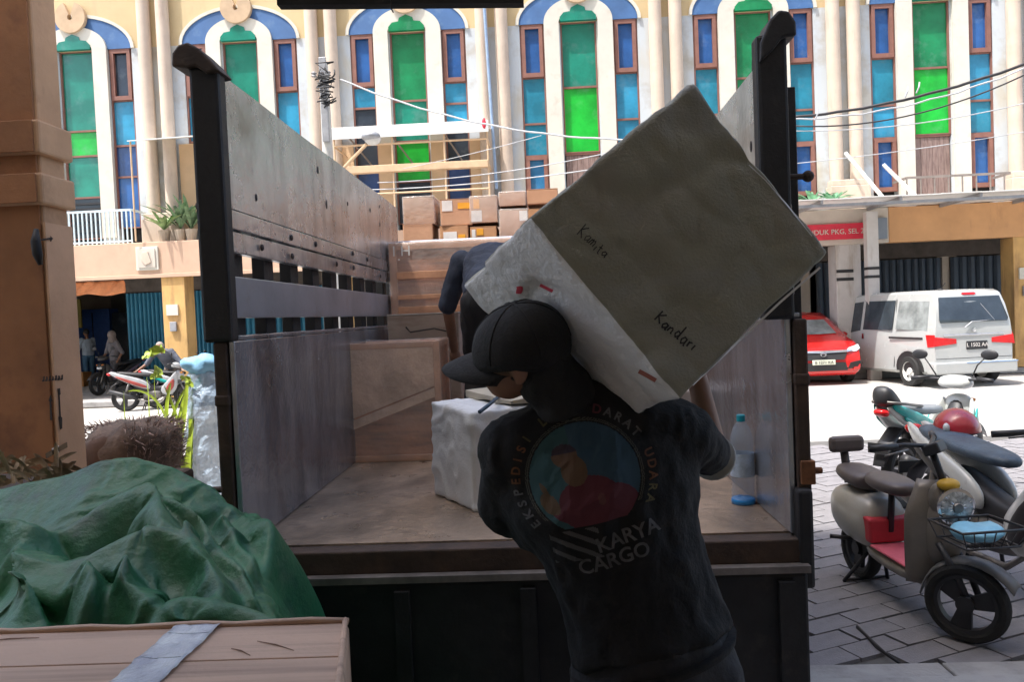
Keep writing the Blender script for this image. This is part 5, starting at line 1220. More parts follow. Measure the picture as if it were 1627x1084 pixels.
stroke([(821, 459), (828, 458), (826, 464), (820, 463)], 7, m_rmark, nm='red_mark'); stroke([(858, 453), (868, 458), (878, 463)], 5, m_rmark, nm='red_mark'); stroke([(1015, 590), (1028, 597), (1042, 605)], 7, M('faded_red_ink', (.3, .1, .07), .7), nm='red_mark')
stroke([(1190, 262), (1215, 285), (1250, 325), (1290, 375)], 1.6, m_sack, nm='seam'); stroke([(1303, 425), (1240, 480), (1160, 555), (1100, 612)], 3.5, m_sack, nm='seam')

# ================================================================ generic smaller figure
def person(label, base, rz, shirt, trou, skin=m_skin, hair=m_black, pose='stand', h=1.68, group=None, cover=None, vox=.016):
    t = thing('person', label, 'person', base, rz, group); k = h / 1.7
    V = lambda x, y, z: Vector((x * k, y * k, z * k))
    P = {'stand': dict(pel=(0, 0, .9), che=(0, .0, 1.25), nek=(0, .02, 1.45), hed=(0, .05, 1.6), Le=(-.27, .02, 1.1), Lw=(-.22, .2, .95), Re=(.25, .1, 1.14), Rw=(.14, .26, 1.34), kl=(-.1, .02, .5), kr=(.1, .04, .5), al=(-.11, -.03, .08), ar=(.13, 0, .08)),
         'lean': dict(pel=(0, -.1, .88), che=(0, .2, 1.12), nek=(0, .35, 1.25), hed=(0, .45, 1.3), Le=(-.38, .3, .95), Lw=(-.5, .5, .85), Re=(.38, .3, .95), Rw=(.55, .42, .8), kl=(-.12, -.05, .5), kr=(.12, 0, .5), al=(-.13, -.1, .08), ar=(.14, -.1, .08)),
         'bend': dict(pel=(0, -.15, .82), che=(0, .18, 1.02), nek=(-.02, .36, 1.06), hed=(-.02, .47, 1.02), Le=(-.28, .3, .8), Lw=(-.26, .42, .55), Re=(.26, .36, .75), Rw=(.2, .5, .5), kl=(-.12, .02, .45), kr=(.12, .02, .45), al=(-.14, -.14, .08), ar=(.14, -.14, .08)),
         'walk': dict(pel=(0, 0, .9), che=(0, .03, 1.25), nek=(0, .06, 1.45), hed=(0, .08, 1.6), Le=(-.26, -.05, 1.1), Lw=(-.26, .08, .9), Re=(.26, .1, 1.1), Rw=(.2, .25, .98), kl=(-.1, .12, .5), kr=(.1, -.02, .5), al=(-.1, .05, .08), ar=(.1, -.25, .1))}[pose]
    p = {q: V(*v) for q, v in P.items()}; d = (p['nek'] - p['che']).normalized(); Ls_ = p['nek'] - d * .06 * k + V(-.17, 0, 0); Rs_ = p['nek'] - d * .06 * k + V(.17, 0, 0)
    b = MB(); X = Vector((1, 0, 0)); b.tube([p['pel'], p['che'], p['nek'] - d * .05], [(.13 * k, .09 * k), (.14 * k, .1 * k), (.12 * k, .07 * k)], 12, ref=X)
    b.cap(p['nek'] - d * .05, p['hed'] - d * .08, .055 * k, .05 * k); b.ell(p['hed'], (.075 * k, .09 * k, .11 * k), sub=3); b.ell(p['hed'] + V(0, .085, -.01), (.014 * k, .02 * k, .02 * k))
    for sx in (-1, 1): b.ell(p['hed'] + V(sx * .078, 0, -.01), (.012 * k, .018 * k, .03 * k))
    for S, E, Wr in ((Ls_, p['Le'], p['Lw']), (Rs_, p['Re'], p['Rw'])):
        b.cap(S, E, .045 * k, .038 * k); b.cap(E, Wr, .036 * k, .026 * k); dd = (Wr - E).normalized(); b.ell(Wr + dd * .05 * k, (.035 * k, .035 * k, .04 * k), sub=2)
        for q in range(4): b.tube([Wr + dd * .07 * k + V((q - 1.5) * .018, 0, 0), Wr + dd * .13 * k + V((q - 1.5) * .02, 0, -.01)], .009 * k, 6)
    for hx, kn, an in ((-.09, p['kl'], p['al']), (.09, p['kr'], p['ar'])):
        hp_ = p['pel'] + V(hx, 0, -.03); b.cap(hp_, kn, .08 * k, .052 * k); b.cap(kn, an, .05 * k, .035 * k); b.tube([an + V(0, -.05, -.03), an + V(0, .05, -.04), an + V(0, .15, -.06)], [(.03 * k, .03 * k), (.028 * k, .036 * k), (.016 * k, .036 * k)], 8)
    put(remeshed(b, vox * .8, 2), 'body', skin, t, True)
    e = MB(); e.tube([p['pel'] + V(0, 0, .0), p['che'], p['nek'] - d * .05], [(.175 * k, .125 * k), (.18 * k, .13 * k), (.14 * k, .085 * k)], 16, ref=X)
    for S, E, Wr in ((Ls_, p['Le'], p['Lw']), (Rs_, p['Re'], p['Rw'])): e.cap(S, E, .066 * k, .056 * k)
    me = remeshed(e, vox, 3); folded(me, .008, 7); put(me, 'shirt', shirt, t, True)
    e = MB(); e.tube([p['pel'] + V(0, 0, .07), p['pel'] + V(0, 0, -.06)], [(.155 * k, .115 * k), (.16 * k, .12 * k)], 14, ref=X)
    for hx, kn, an in ((-.09, p['kl'], p['al']), (.09, p['kr'], p['ar'])): e.cap(p['pel'] + V(hx, 0, -.03), kn, .1 * k, .07 * k); e.cap(kn, an + V(0, 0, .02), .068 * k, .055 * k)
    me = remeshed(e, vox, 3); folded(me, .008, 7); put(me, 'trousers', trou, t, True)
    e = MB()
    if cover: e.ell(p['hed'] + V(0, -.015, .0), (.1 * k, .115 * k, .135 * k), sub=3); e.tube([p['hed'] + V(0, -.02, -.08), p['nek'] + V(0, 0, -.06)], [.1 * k, .15 * k], 14); put(remeshed(e, .014, 2), 'headscarf', cover, t, True)
    else:
        e.ell(p['hed'] + V(0, -.02, .03), (.082 * k, .09 * k, .1 * k), sub=3); put(e.mesh('hair'), 'hair', hair, t, True)
    for an in (p['al'], p['ar']):
        e = MB(); e.tube([an + V(0, -.08, -.055), an + V(0, .05, -.05), an + V(0, .18, -.065)], [(.02 * k, .036 * k), (.03 * k, .046 * k), (.018 * k, .036 * k)], 10, ref=(0, 0, 1)); e.build('shoe', m_tblk, t, True)
    return t
m_navy = M('navy_work_shirt', (.025, .035, .06), .8, scale=8, var=.25, bump=.4, bscale=50)
h0_ = aty(752, 600, 4.15)
person('man in a navy shirt bending over the load deep in the truck bed', (-.27, 4.3, BED), math.radians(4), m_navy, M('black_trousers', (.014, .014, .016), .8), pose='bend', h=1.8, vox=.013)
g = aty(143, 611, 23.2)
tt = person('man in a light blue shirt and jeans standing in the open shop', (g.x, 23.2, .12), math.radians(60), M('light_blue_shirt', (.4, .5, .62), .8, bump=.2), M('blue_jeans', (.08, .19, .33), .8), pose='stand', h=1.72)
g = aty(199, 600, 20.6)
person('person in a grey headscarf and jacket sitting by the black scooter near the blue shutter', (g.x + .1, 20.0, .12), math.radians(150), M('dull_grey_jacket', (.14, .13, .14), .8), M('dark_skirt_cloth', (.05, .045, .05), .8), pose='walk', h=1.62, cover=M('grey_brown_scarf', (.2, .17, .16), .85))
g = aty(272, 610, 18.7)
g = aty(272, 610, 16.95)
person('grey-shirted man leaning over the parked motorcycles beside the pillar', (g.x, 16.98, .0), math.radians(180), M('slate_shirt', (.1, .11, .14), .85), M('faded_trousers', (.2, .15, .12), .85), pose='lean', h=1.75, hair=M('grey_hair', (.3, .26, .24), .9))
# ================================================================ CARS
m_carblk = M('black_plastic_trim', (.02, .02, .022), .5); m_wglass = M('tinted_car_glass', (.035, .045, .055), .08, scale=2, var=.3)
m_chrome = M('bright_chrome', (.7, .7, .72), .12, .95); m_lens = M('clear_lens', (.6, .63, .66), .1, .2, scale=20, var=.3); m_tail = M('red_tail_lens', (.6, .01, .012), .2)
def car(name, label, cat, loc, rz, paint, L, HW, H, prof, belt, roofw, group=None):
    """prof: list of (y, ztop) stations rear to front; body tapers above the belt line; returns the root and the body half width function"""
    t = thing(name, label, cat, loc, rz, group)
    def hw(z, y=0):
        e = 1 - .10 * max(0, abs(y) / (L / 2) - .72) / .28
        base_ = HW * e
        if z <= belt: return base_ * (1 - .05 * max(0, (.45 - z) / .3))
        return base_ * (1 - (1 - roofw) * (z - belt) / (H - belt))
    s_ = MB(); vs = []; fs = []; M_ = 11
    for (y, zt_, zb_) in prof:
        zt2 = zt_ - .05
        right = [(0, zb_), (hw(zb_, y) * .92, zb_), (hw(zb_ + .06, y), zb_ + .06)]
        mid = min(belt, zt2 - .02)
        right += [(hw(z, y), z) for z in (zb_ + (mid - zb_) * .5, mid)]
        right += [(hw(mid + (zt2 - mid) * .5, y), mid + (zt2 - mid) * .5), (hw(zt2, y), zt2), (hw(zt2, y) - .05, zt_ - .012), (hw(zt2, y) * .6, zt_), (0, zt_ + .006)]
        ring = [(x, z) for x, z in right] + [(-x, z) for x, z in right[-2:0:-1]]
        n = len(ring); vs += [(x, y, z) for x, z in ring]
    for i in range(len(prof) - 1):
        for k_ in range(n): k2 = (k_ + 1) % n; fs.append((i * n + k_, i * n + k2, (i + 1) * n + k2, (i + 1) * n + k_))
    fs.append(tuple(range(n))[::-1]); fs.append(tuple((len(prof) - 1) * n + k_ for k_ in range(n)))
    s_.add(vs, fs); bd = s_.build('body', paint, t, smooth='auto', bevel=.03)
    return t, bd, hw
def side_panel(hw, poly, off, nm, mat, par, sx, th=.012, bev=.004):
    """poly in (y,z); laid on the flank"""
    s_ = MB(); n = len(poly); a = [(sx * (hw(z, y) + off), y, z) for y, z in poly]; b = [(sx * (hw(z, y) + off - th), y, z) for y, z in poly]
    s_.add(a + b, [tuple(range(n)), tuple(range(n, 2 * n))[::-1]] + [(i, (i + 1) % n, (i + 1) % n + n, i + n) for i in range(n)]); return s_.build(nm, mat, par, bevel=bev)
# ---- van
m_van = M('white_van_paint', (.4, .415, .41), .25, scale=2, var=.03, coat=.6)
vr = aty(1480, 600, 14.75); vz = 0; vl = vr.x; vw = .87
VX = aty(1484, 560, 14.8).x + vw * .98
H_, bl = 1.86, 1.02
prof = [(-2.2, .98, .38), (-2.195, 1.3, .30), (-2.12, 1.62, .28), (-2.02, 1.82, .26), (-1.9, 1.86, .25), (0, 1.88, .22), (.75, 1.82, .22), (1.05, 1.68, .22), (1.65, 1.16, .22), (1.95, 1.04, .22), (2.12, .92, .24), (2.2, .7, .3)]
van, vb, hw = car('van', 'white minivan parked nose-in under the canopy, seen from behind', 'van', (VX - .1 - 2.2 * math.sin(math.radians(9)), 14.8 + 2.2, 0), math.radians(9), m_van, 4.4, vw, H_, prof, bl, .84)
m_vg = M('grey_reflecting_glass', (.22, .24, .24), .12, scale=2.5, var=.4)
for sx in (-1, 1):
    for nm, poly, gm in (('side_window', [(-2.0, 1.10), (-1.97, 1.66), (-1.12, 1.68), (-1.1, 1.12)], m_vg), ('side_window', [(-.98, 1.10), (-.98, 1.70), (.05, 1.70), (.05, 1.10)], m_wglass), ('side_window', [(.15, 1.08), (.15, 1.70), (.72, 1.66), (1.45, 1.12), (1.42, 1.04), (.6, 1.02)], m_wglass)):
        w_ = side_panel(hw, poly, .008, nm, gm, van, sx)
    side_panel(hw, [(-1.9, .93), (-1.9, .97), (-.9, .97), (-.9, .93)], .012, 'sliding_rail', m_carblk, van, sx)
    side_panel(hw, [(-1.02, .35), (-1.02, 1.72), (-1.01, 1.72), (-1.01, .35)], .004, 'door_seam', m_carblk, van, sx)
    side_panel(hw, [(.1, .35), (.1, 1.72), (.11, 1.72), (.11, .35)], .004, 'door_seam', m_carblk, van, sx)
    side_panel(hw, [(-.02, .9), (-.02, 1.02), (.06, 1.02), (.06, .9)], .02, 'door_handle', m_chrome, van, sx)
    for yy in (-1.5, 1.4):
        a_ = [(yy + .40 * math.cos(t), .30 + .40 * math.sin(t)) for t in [PI * q / 12 for q in range(13)]] + [(yy - .3, .26), (yy + .3, .26)]
        side_panel(hw, a_[:13], .006, 'wheel_arch', m_carblk, van, sx)
        wheel(sx * (vw - .09), yy, .30, .30, .19, van, M('white_steel_rim', (.62, .62, .6), .4))
        for q in range(6):
            s_ = MB(); an = q * PI / 3; s_.lathe([(.001, 0), (.022, 0), (.022, .004), (.001, .004)], (0, 0, 0), 10, axis='x'); s_.v = [(sx * (vw - .012 - .013 + v[0]), yy + v[1] + .12 * math.cos(an), .3 + v[2] + .12 * math.sin(an)) for v in s_.v]; s_.build('rim_hole', m_carblk, van)
    side_panel(hw, [(-2.2, .80), (-2.2, 1.02), (-1.98, 1.02), (-2.02, .78)], .012, 'tail_light', m_tail, van, sx, bev=.008)
    s_ = MB(); s_.ell((sx * (vw + .1), 1.2, 1.1), (.09, .05, .1)); s_.build('door_mirror', m_van if sx > 0 else M('pale_mirror', (.4, .45, .45), .3), van, True)
YB = -2.2
def rear_y(z): 
    pts = [(.38, -2.2), (.98, -2.2), (1.3, -2.195), (1.62, -2.12), (1.82, -2.02)]
    for (a_, ya), (b__, yb) in zip(pts[:-1], pts[1:]):
        if a_ <= z <= b__: return ya + (yb - ya) * (z - a_) / (b__ - a_)
    return -2.2
def rear_panel(poly, off, nm, mat, par=van, bev=.005, th=.012):
    s_ = MB(); n = len(poly); a = [(x, rear_y(z) - off, z) for x, z in poly]; b = [(x, rear_y(z) - off + th, z) for x, z in poly]
    s_.add(a + b, [tuple(range(n)), tuple(range(n, 2 * n))[::-1]] + [(i, (i + 1) % n, (i + 1) % n + n, i + n) for i in range(n)]); return s_.build(nm, mat, par, bevel=bev)
rw = rear_panel([(-.68, 1.24), (-.70, 1.3), (-.62, 1.72), (.62, 1.72), (.70, 1.3), (.68, 1.24)], .022, 'rear_window', m_wglass)
rear_panel([(-.80, .43), (-.80, .436), (.80, .436), (.80, .43)], .006, 'bumper_seam', m_carblk)
rear_panel([(-.76, .56), (-.78, .57), (.78, .57), (.76, .56)], .004, 'tailgate_seam', m_carblk)
rear_panel([(-.62, .985), (-.62, 1.015), (.60, 1.015), (.60, .985)], .016, 'chrome_strip', m_chrome)
for sx in (-1, 1): rear_panel([(sx * .36, .84), (sx * .36, .93), (sx * .8, .98), (sx * .83, .8)][::sx], .012, 'tail_light', m_tail)
pl = rear_panel([(-.16, .72), (-.16, .88), (.27, .88), (.27, .72)], .012, 'number_plate', m_carblk)
lettering('L 1502 AA', .1, m_label, pl, (.055, -2.222, .805), (1, 0, 0), (0, 0, 1), .001)
rear_panel([(-.13, 1.78), (-.10, 1.80), (.14, 1.80), (.17, 1.78), (.13, 1.755), (-.1, 1.755)], .02, 'brake_light', m_tail)
s_ = MB(); s_.tube([(-.2, -2.23, 1.14), (-.05, -2.22, 1.24), (.42, -2.2, 1.27)], .012, 6); s_.tube([(.42, -2.21, 1.26), (.2, -2.13, 1.58)], .008, 6); s_.build('wiper', m_steel, van)
s_ = MB(); s_.lathe([(.001, 0), (.04, 0), (.036, .01), (.001, .012)], (0, 0, 0), 16, axis='y'); s_.v = [(v[0], -2.215 - v[1], v[2] + 1.09) for v in s_.v]; s_.build('badge', m_chrome, van)
s_ = MB(); s_.box(-.84, .84, -2.27, -2.0, .27, .5); s_.build('rear_bumper', m_van, van, bevel=.03)
s_ = MB(); s_.box(-.2, .84, -2.275, -2.268, .47, .485); s_.build('bumper_strip', M('pale_blue_strip', (.2, .35, .6), .5), van)
s_ = MB(); s_.tube([(-.3, -1.7, 1.87), (-.3, -1.85, 2.0)], .006, 6); s_.ell((-.3, -1.7, 1.88), (.05, .06, .02)); s_.build('aerial', m_carblk, van)
# ---- red hatchback, facing us
m_redp = M('red_car_paint', (.55, .012, .012), .22, scale=2, var=.05, coat=.8)
RX = aty(1304, 580, 16.2).x; HWc = .84
prof = [(-1.85, .9, .4), (-1.82, 1.15, .3), (-1.6, 1.42, .24), (-1.2, 1.48, .2), (.1, 1.5, .18), (.45, 1.38, .18), (1.05, 1.0, .18), (1.5, .9, .18), (1.78, .78, .2), (1.88, .6, .26), (1.9, .45, .3)]
red, rb_, hwr = car('car', 'red hatchback facing us beside the white van, half behind the truck post', 'car', (RX, 16.05 + 1.9, 0), PI, m_redp, 3.8, HWc, 1.5, prof, .92, .76)
def front_y(z):
    pts = [(.26, 1.88), (.45, 1.905), (.6, 1.885), (.78, 1.785), (.9, 1.5), (1.0, 1.05), (1.38, .45)]
    for (a_, ya), (b__, yb) in zip(pts[:-1], pts[1:]):
        if a_ <= z <= b__: return ya + (yb - ya) * (z - a_) / (b__ - a_)
    return 1.9
def front_panel(poly, off, nm, mat, par, bev=.005):
    s_ = MB(); n = len(poly); a = [(x, front_y(z) + off - .12 * max(0, abs(x) - .5), z + off * .3) for x, z in poly]; b = [(x, y - .03, z) for x, y, z in a]
    s_.add(a + b, [tuple(range(n)), tuple(range(n, 2 * n))[::-1]] + [(i, (i + 1) % n, (i + 1) % n + n, i + n) for i in range(n)]); return s_.build(nm, mat, par, bevel=bev)
front_panel([(-.62, .98 + .06), (-.52, 1.34), (.52, 1.34), (.62, 1.04), (.3, 1.03), (-.3, 1.03)], .02, 'windscreen', m_vg, red)
gr = front_panel([(-.5, .66), (-.42, .52), (.42, .52), (.5, .66), (.25, .71), (-.25, .71)], .03, 'grille', m_carblk, red)
front_panel([(-.62, .70), (-.5, .67), (0, .66), (.5, .67), (.62, .70), (.5, .715), (0, .71), (-.5, .715)], .05, 'chrome_bar', m_chrome, red)
s_ = MB(); 
for (p0_, p1_) in (((-.045, -.04), (-.03, .045)), ((.045, -.04), (.03, .045)), ((-.035, 0), (.035, 0))): s_.cyl((p0_[0], 1.93, .66 + p0_[1]), (p1_[0], 1.93, .66 + p1_[1]), .007, 6)
s_.tube([(.062 * math.cos(a_), 1.925, .66 + .055 * math.sin(a_)) for a_ in [2 * PI * q / 16 for q in range(17)]], .005, 6); s_.build('grille_emblem', m_chrome, gr)
for sx in (-1, 1):
    front_panel([(sx * .48, .68), (sx * .56, .76), (sx * .8, .82), (sx * .79, .74), (sx * .7, .68)][::sx], .03, 'headlight', m_lens, red)
    front_panel([(sx * .5, .33), (sx * .55, .46), (sx * .76, .5), (sx * .78, .36)][::sx], .03, 'bumper_vent', m_carblk, red)
    front_panel([(sx * .6, .3), (sx * .62, .36), (sx * .74, .36), (sx * .74, .3)][::sx], .05, 'fog_light', m_redp, red)
    wheel(sx * (HWc - .1), 1.2, .28, .28, .17, red, m_rim); wheel(sx * (HWc - .1), -1.25, .28, .28, .17, red, m_rim)
    s_ = MB(); s_.ell((sx * (HWc + .06), .62, 1.0), (.1, .05, .06)); s_.build('door_mirror', m_redp, red, True)
    side_panel(hwr, [(-1.3, .98), (-1.1, 1.36), (-.2, 1.4), (-.2, .97)], .006, 'side_window', m_wglass, red, sx); side_panel(hwr, [(-.12, .97), (-.12, 1.4), (.2, 1.38), (.75, .99)], .006, 'side_window', m_wglass, red, sx)
front_panel([(-.5, .3), (-.45, .47), (.45, .47), (.5, .3)], .02, 'lower_grille', m_carblk, red)
pl = front_panel([(-.23, .42), (-.23, .52), (.23, .52), (.23, .42)], .06, 'number_plate', M('pale_plate', (.6, .62, .5), .5), red)
me = lettering('B 1271 KA', .085, m_carblk, pl, (0, 1.965, .485), (-1, 0, 0), (0, 0, 1), .001)
s_ = MB(); s_.ell((-.3, -.3, 1.5), (.1, .14, .02)); s_.build('roof_fin', m_redp, red, True)

# ================================================================ TWO-WHEELERS
m_mblk = M('matt_black_moped_plastic', (.025, .025, .028), .5, scale=10, var=.2); m_msteel = M('worn_engine_metal', (.2, .19, .18), .45, .7, scale=12, var=.3)
def tw_wheel(par, y, r, wd, rim_m, nsp=0, name='wheel', steer=None, zc=None):
    zc = r if zc is None else zc; s_ = MB(); prof_ = [(r * .74, -wd * .3), (r * .82, -wd * .46), (r * .93, -wd * .46), (r * .985, -wd * .25), (r, 0), (r * .985, wd * .25), (r * .93, wd * .46), (r * .82, wd * .46), (r * .74, wd * .3)]
    s_.lathe(prof_, (0, 0, 0), 40, axis='x', cap=False); m_ = Matrix.Translation((0, y, zc)) @ Matrix.Rotation(steer or 0, 4, 'Z'); s_.v = [tuple(m_ @ Vector(v)) for v in s_.v]
    w_ = s_.build(name, m_tyre, par, smooth='auto')
    s_ = MB(); s_.lathe([(r * .66, -wd * .28), (r * .76, -wd * .32), (r * .77, 0), (r * .76, wd * .32), (r * .66, wd * .28), (r * .66, -wd * .28)], (0, 0, 0), 36, axis='x', cap=False); s_.v = [tuple(m_ @ Vector(v)) for v in s_.v]; s_.build('rim', rim_m, w_, smooth='auto')
    s_ = MB(); s_.lathe([(.001, -wd * .5), (r * .2, -wd * .48), (r * .22, wd * .48), (.001, wd * .5)], (0, 0, 0), 18, axis='x', cap=False); s_.v = [tuple(m_ @ Vector(v)) for v in s_.v]; s_.build('hub', m_msteel if nsp != 3 else rim_m, w_, smooth='auto')
    for q in range(nsp):
        a_ = 2 * PI * q / nsp + .3; s_ = MB(); c, s2 = math.cos(a_), math.sin(a_); k_ = .10 if nsp == 3 else .035 if nsp < 9 else .008
        d = Vector((0, c, s2)); p = Vector((0, -s2, c)); v8 = []
        for (t, ww) in ((r * .15, k_ * r * 1.6), (r * .7, k_ * r * (2.6 if nsp == 3 else 1.1))):
            for (a1, a2) in ((-1, -1), (1, -1), (-1, 1), (1, 1)): v8.append(d * t + p * ww * a1 + Vector((wd * .16 * a2, 0, 0)))
        s_.corners(v8); s_.v = [tuple(m_ @ Vector(v)) for v in s_.v]; s_.build('spoke', rim_m, w_)
    return w_
def loft(par, nm, mat, st, sub=2):   # stations (y, zc, halfwidth, halfheight, x)
    s_ = MB(); vs = []; n = 14
    for s1 in st:
        y, zc, a_, b__ = s1[:4]; x0_ = s1[4] if len(s1) > 4 else 0
        for k_ in range(n):
            an = 2 * PI * k_ / n; c, s2 = math.cos(an), math.sin(an); e = .75
            vs.append((x0_ + a_ * math.copysign(abs(c) ** e, c), y, zc + b__ * math.copysign(abs(s2) ** e, s2)))
    fs = [(i * n + k_, i * n + (k_ + 1) % n, (i + 1) * n + (k_ + 1) % n, (i + 1) * n + k_) for i in range(len(st) - 1) for k_ in range(n)]
    fs += [tuple(range(n))[::-1], tuple((len(st) - 1) * n + k_ for k_ in range(n))]; s_.add(vs, fs); return s_.build(nm, mat, par, True, sub=1)
def tb(par, nm, mat, pts, r, n=8, **k): s_ = MB(); s_.tube(pts, r, n, **k); return s_.build(nm, mat, par, True)

# ---- electric scooter -----------------------------------------------
m_es = M('beige_grey_scooter_shell', (.42, .4, .35), .35, scale=4, var=.08, coat=.3, dirt=((.22, .19, .15), 7, .58, .85)); m_es2 = M('dull_shield_brown', (.2, .175, .145), .4, scale=4, var=.15, coat=.2)
m_pink = M('pink_footmat', (.62, .12, .16), .6, scale=6); m_redr = M('red_riser', (.5, .03, .045), .55, scale=6); m_seat = M('brown_grey_vinyl', (.11, .09, .085), .45, scale=6, var=.15)
pf = atz(1522, 1028, 0); pr_ = atz(1390, 908, 0)
hdg = Vector((pf.x - pr_.x, pf.y - pr_.y)); WBe = 1.02
mid_ = Vector((pf.x, pf.y, 0)); rz = math.atan2(-(.13), -1) ; ang_h = math.atan2(-.16, -1.0)   # forward direction (0.16,-1)
fw = Vector((.14, -1, 0)).normalized(); rzz = math.atan2(-fw.x, fw.y)
es = thing('electric_scooter', 'beige electric scooter with pink footboard and wire basket, nearest to us', 'scooter', mid_ - fw * .50 + Vector((.04, 0, .028)), rzz); es.scale = (.93, .93, .93)
ST = math.radians(38)
tw_wheel(es, .55, .205, .085, m_mblk, 3, 'front_wheel', steer=ST); tw_wheel(es, -.47, .195, .085, m_mblk, 3, 'rear_wheel')
loft(es, 'rear_body', m_es, [(-.66, .50, .06, .05), (-.62, .47, .14, .13), (-.5, .45, .175, .17), (-.35, .44, .18, .185), (-.22, .43, .165, .17), (-.14, .42, .13, .15)])
loft(es, 'chassis_shell', m_es2, [(-.3, .27, .1, .05), (-.1, .26, .13, .055), (.15, .24, .13, .05), (.28, .27, .11, .06), (.34, .34, .07, .08)])
s_ = MB(); s_.corners([(-.13, -.14, .31), (.13, -.14, .31), (-.12, .26, .285), (.12, .26, .285), (-.13, -.14, .326), (.13, -.14, .326), (-.12, .26, .302), (.12, .26, .302)]); s_.build('footboard', m_pink, es, bevel=.008)
s_ = MB(); s_.corners([(-.13, -.19, .33), (.13, -.19, .33), (-.13, -.125, .328), (.13, -.125, .328), (-.14, -.24, .5), (.14, -.24, .5), (-.14, -.115, .48), (.14, -.115, .48)]); s_.build('riser', m_redr, es, bevel=.015)
# leg shield: curved tall panel
s_ = MB(); vs = []; fs = []; nu_, nv_ = 12, 12
for j in range(nv_ + 1):
    t = j / nv_; z = .24 + .58 * t; w_ = .16 + .03 * math.sin(PI * t) - .07 * max(0, t - .7) / .3; y = .28 + .13 * math.sin(t * 1.1) - .10 * t * t + .03
    for i in range(nu_ + 1):
        u = -1 + 2 * i / nu_; vs.append((u * w_, y + .03 - .07 * u * u, z))
for j in range(nv_):
    for i in range(nu_): q = j * (nu_ + 1) + i; fs.append((q, q + 1, q + nu_ + 2, q + nu_ + 1))
s_.add(vs, fs); o = s_.build('leg_shield', m_es2, es, True); o.modifiers.new('t', 'SOLIDIFY').thickness = .03
loft(es, 'front_nose', m_es2, [(.30, .52, .1, .2), (.38, .54, .1, .2), (.44, .56, .08, .16), (.47, .57, .04, .1)])
# steered front parts
FM = Matrix.Translation((0, .44, 0)) @ Matrix.Rotation(ST * .8, 4, 'Z') @ Matrix.Translation((0, -.44, 0))
def fp(x, y, z): return FM @ Vector((x, y, z))
for sx in (-1, 1): tb(es, 'fork_leg', m_mblk, [fp(sx * .065, .40, .5), fp(sx * .065, .50, .33), fp(sx * .06, .55, .2)], .018)
s_ = MB(); vs = []; fs = []
for i in range(11):
    a_ = math.radians(20 + 140 * i / 10)
    for k_ in range(5):
        u = -1 + .5 * k_; vs.append(fp(u * .062, .55 - .26 * math.cos(a_ - .25), .2 + .245 * math.sin(a_ - .25) - .03 * u * u))
for i in range(10):
    for k_ in range(4): q = i * 5 + k_; fs.append((q, q + 1, q + 6, q + 5))
s_.add(vs, fs); o = s_.build('front_fender', M('grey_fender', (.2, .2, .2), .4), es, True); o.modifiers.new('t', 'SOLIDIFY').thickness = .008
hl_c = Vector((0, .47, .70))
fd = Vector((.12, 1, -.02)).normalized(); ax = fd.cross(Vector((0, 0, 1))).normalized(); Q = Matrix((ax, fd, ax.cross(fd))).transposed()
def disc(par, nm, mat, c, prof_, n=24, smooth=True):
    s_ = MB(); s_.lathe(prof_, (0, 0, 0), n, axis='y'); s_.v = [tuple(Vector(c) + Q @ Vector(v)) for v in s_.v]; return s_.build(nm, mat, par, 'auto' if smooth else False)
hl = disc(es, 'headlight', m_chrome, hl_c, [(.02, -.08), (.075, -.05), (.1, .0), (.102, .018), (.09, .022)])
disc(es, 'lens', M('ribbed_lens', (.42, .45, .46), .15, .3, scale=30, var=.5), hl_c, [(.088, .0215), (.06, .03), (.001, .034)])
for q in range(16):
    a_ = 2 * PI * q / 16; s_ = MB(); s_.cyl((.03 * math.cos(a_), .0325, .03 * math.sin(a_)), (.084 * math.cos(a_), .0235, .084 * math.sin(a_)), .0016, 4); s_.v = [tuple(hl_c + Q @ Vector(v)) for v in s_.v]; s_.build('lens_rib', m_chrome, hl)
disc(es, 'bulb_cap', m_msteel, hl_c, [(.028, .034), (.024, .044), (.001, .046)])
loft(es, 'headlight_cowl', m_es2, [(.30, .70, .05, .06), (.38, .73, .09, .10), (.44, .73, .10, .11)])
s_ = MB(); s_.ell(fp(0, .43, .81), (.06, .05, .035), sub=3); s_.build('yellow_cap', M('yellow_cap_paint', (.5, .3, .02), .5), es, True)
# basket and bag
FS = FM; fp0 = fp
def fp(x, y, z): return Vector((x, y, z))
bk = MB(); bz, bw = .56, .17; rect = [(-bw, .5), (bw, .5), (bw * 1.05, .78), (-bw * 1.05, .78)]
basket = thing('basket_anchor', None, None); bpy.data.objects.remove(basket)
bo = tb(es, 'basket', m_mblk, [fp(x, y, bz + .09) for x, y in rect + rect[:1]], .007)
tb(es, 'basket_wire', m_mblk, [fp(x * .8, .5 + (y - .5) * .85 + .02, bz) for x, y in rect + rect[:1]], .006)
for i in range(7):
    t = i / 6; tb(es, 'basket_wire', m_mblk, [fp(-bw + 2 * bw * t, .5, bz + .09), fp((-bw + 2 * bw * t) * .8, .52, bz), fp((-bw + 2 * bw * t) * .8, .75, bz), fp((-bw + 2 * bw * t) * 1.05, .78, bz + .09)], .0035, 6)
bag = MB(); c_ = fp(0, .64, bz + .055); bag.ell(c_, (.125, .12, .045), sub=3); me = bag.mesh('plastic_bag'); displace(me, lambda p: .02 * fbm(p, 12))
bg_ = put(me, 'plastic_bag', M('light_blue_bag', (.22, .5, .66), .4, scale=8, var=.15), None, True); bg_.matrix_world = Matrix.Translation(es.location) @ Matrix.Rotation(rzz, 4, 'Z') @ Matrix.Scale(.93, 4); tag(bg_, 'light blue plastic bag lying in the wire basket of the beige scooter', 'bag')
def fp(x, y, z): return FM @ Vector((x, y, z))
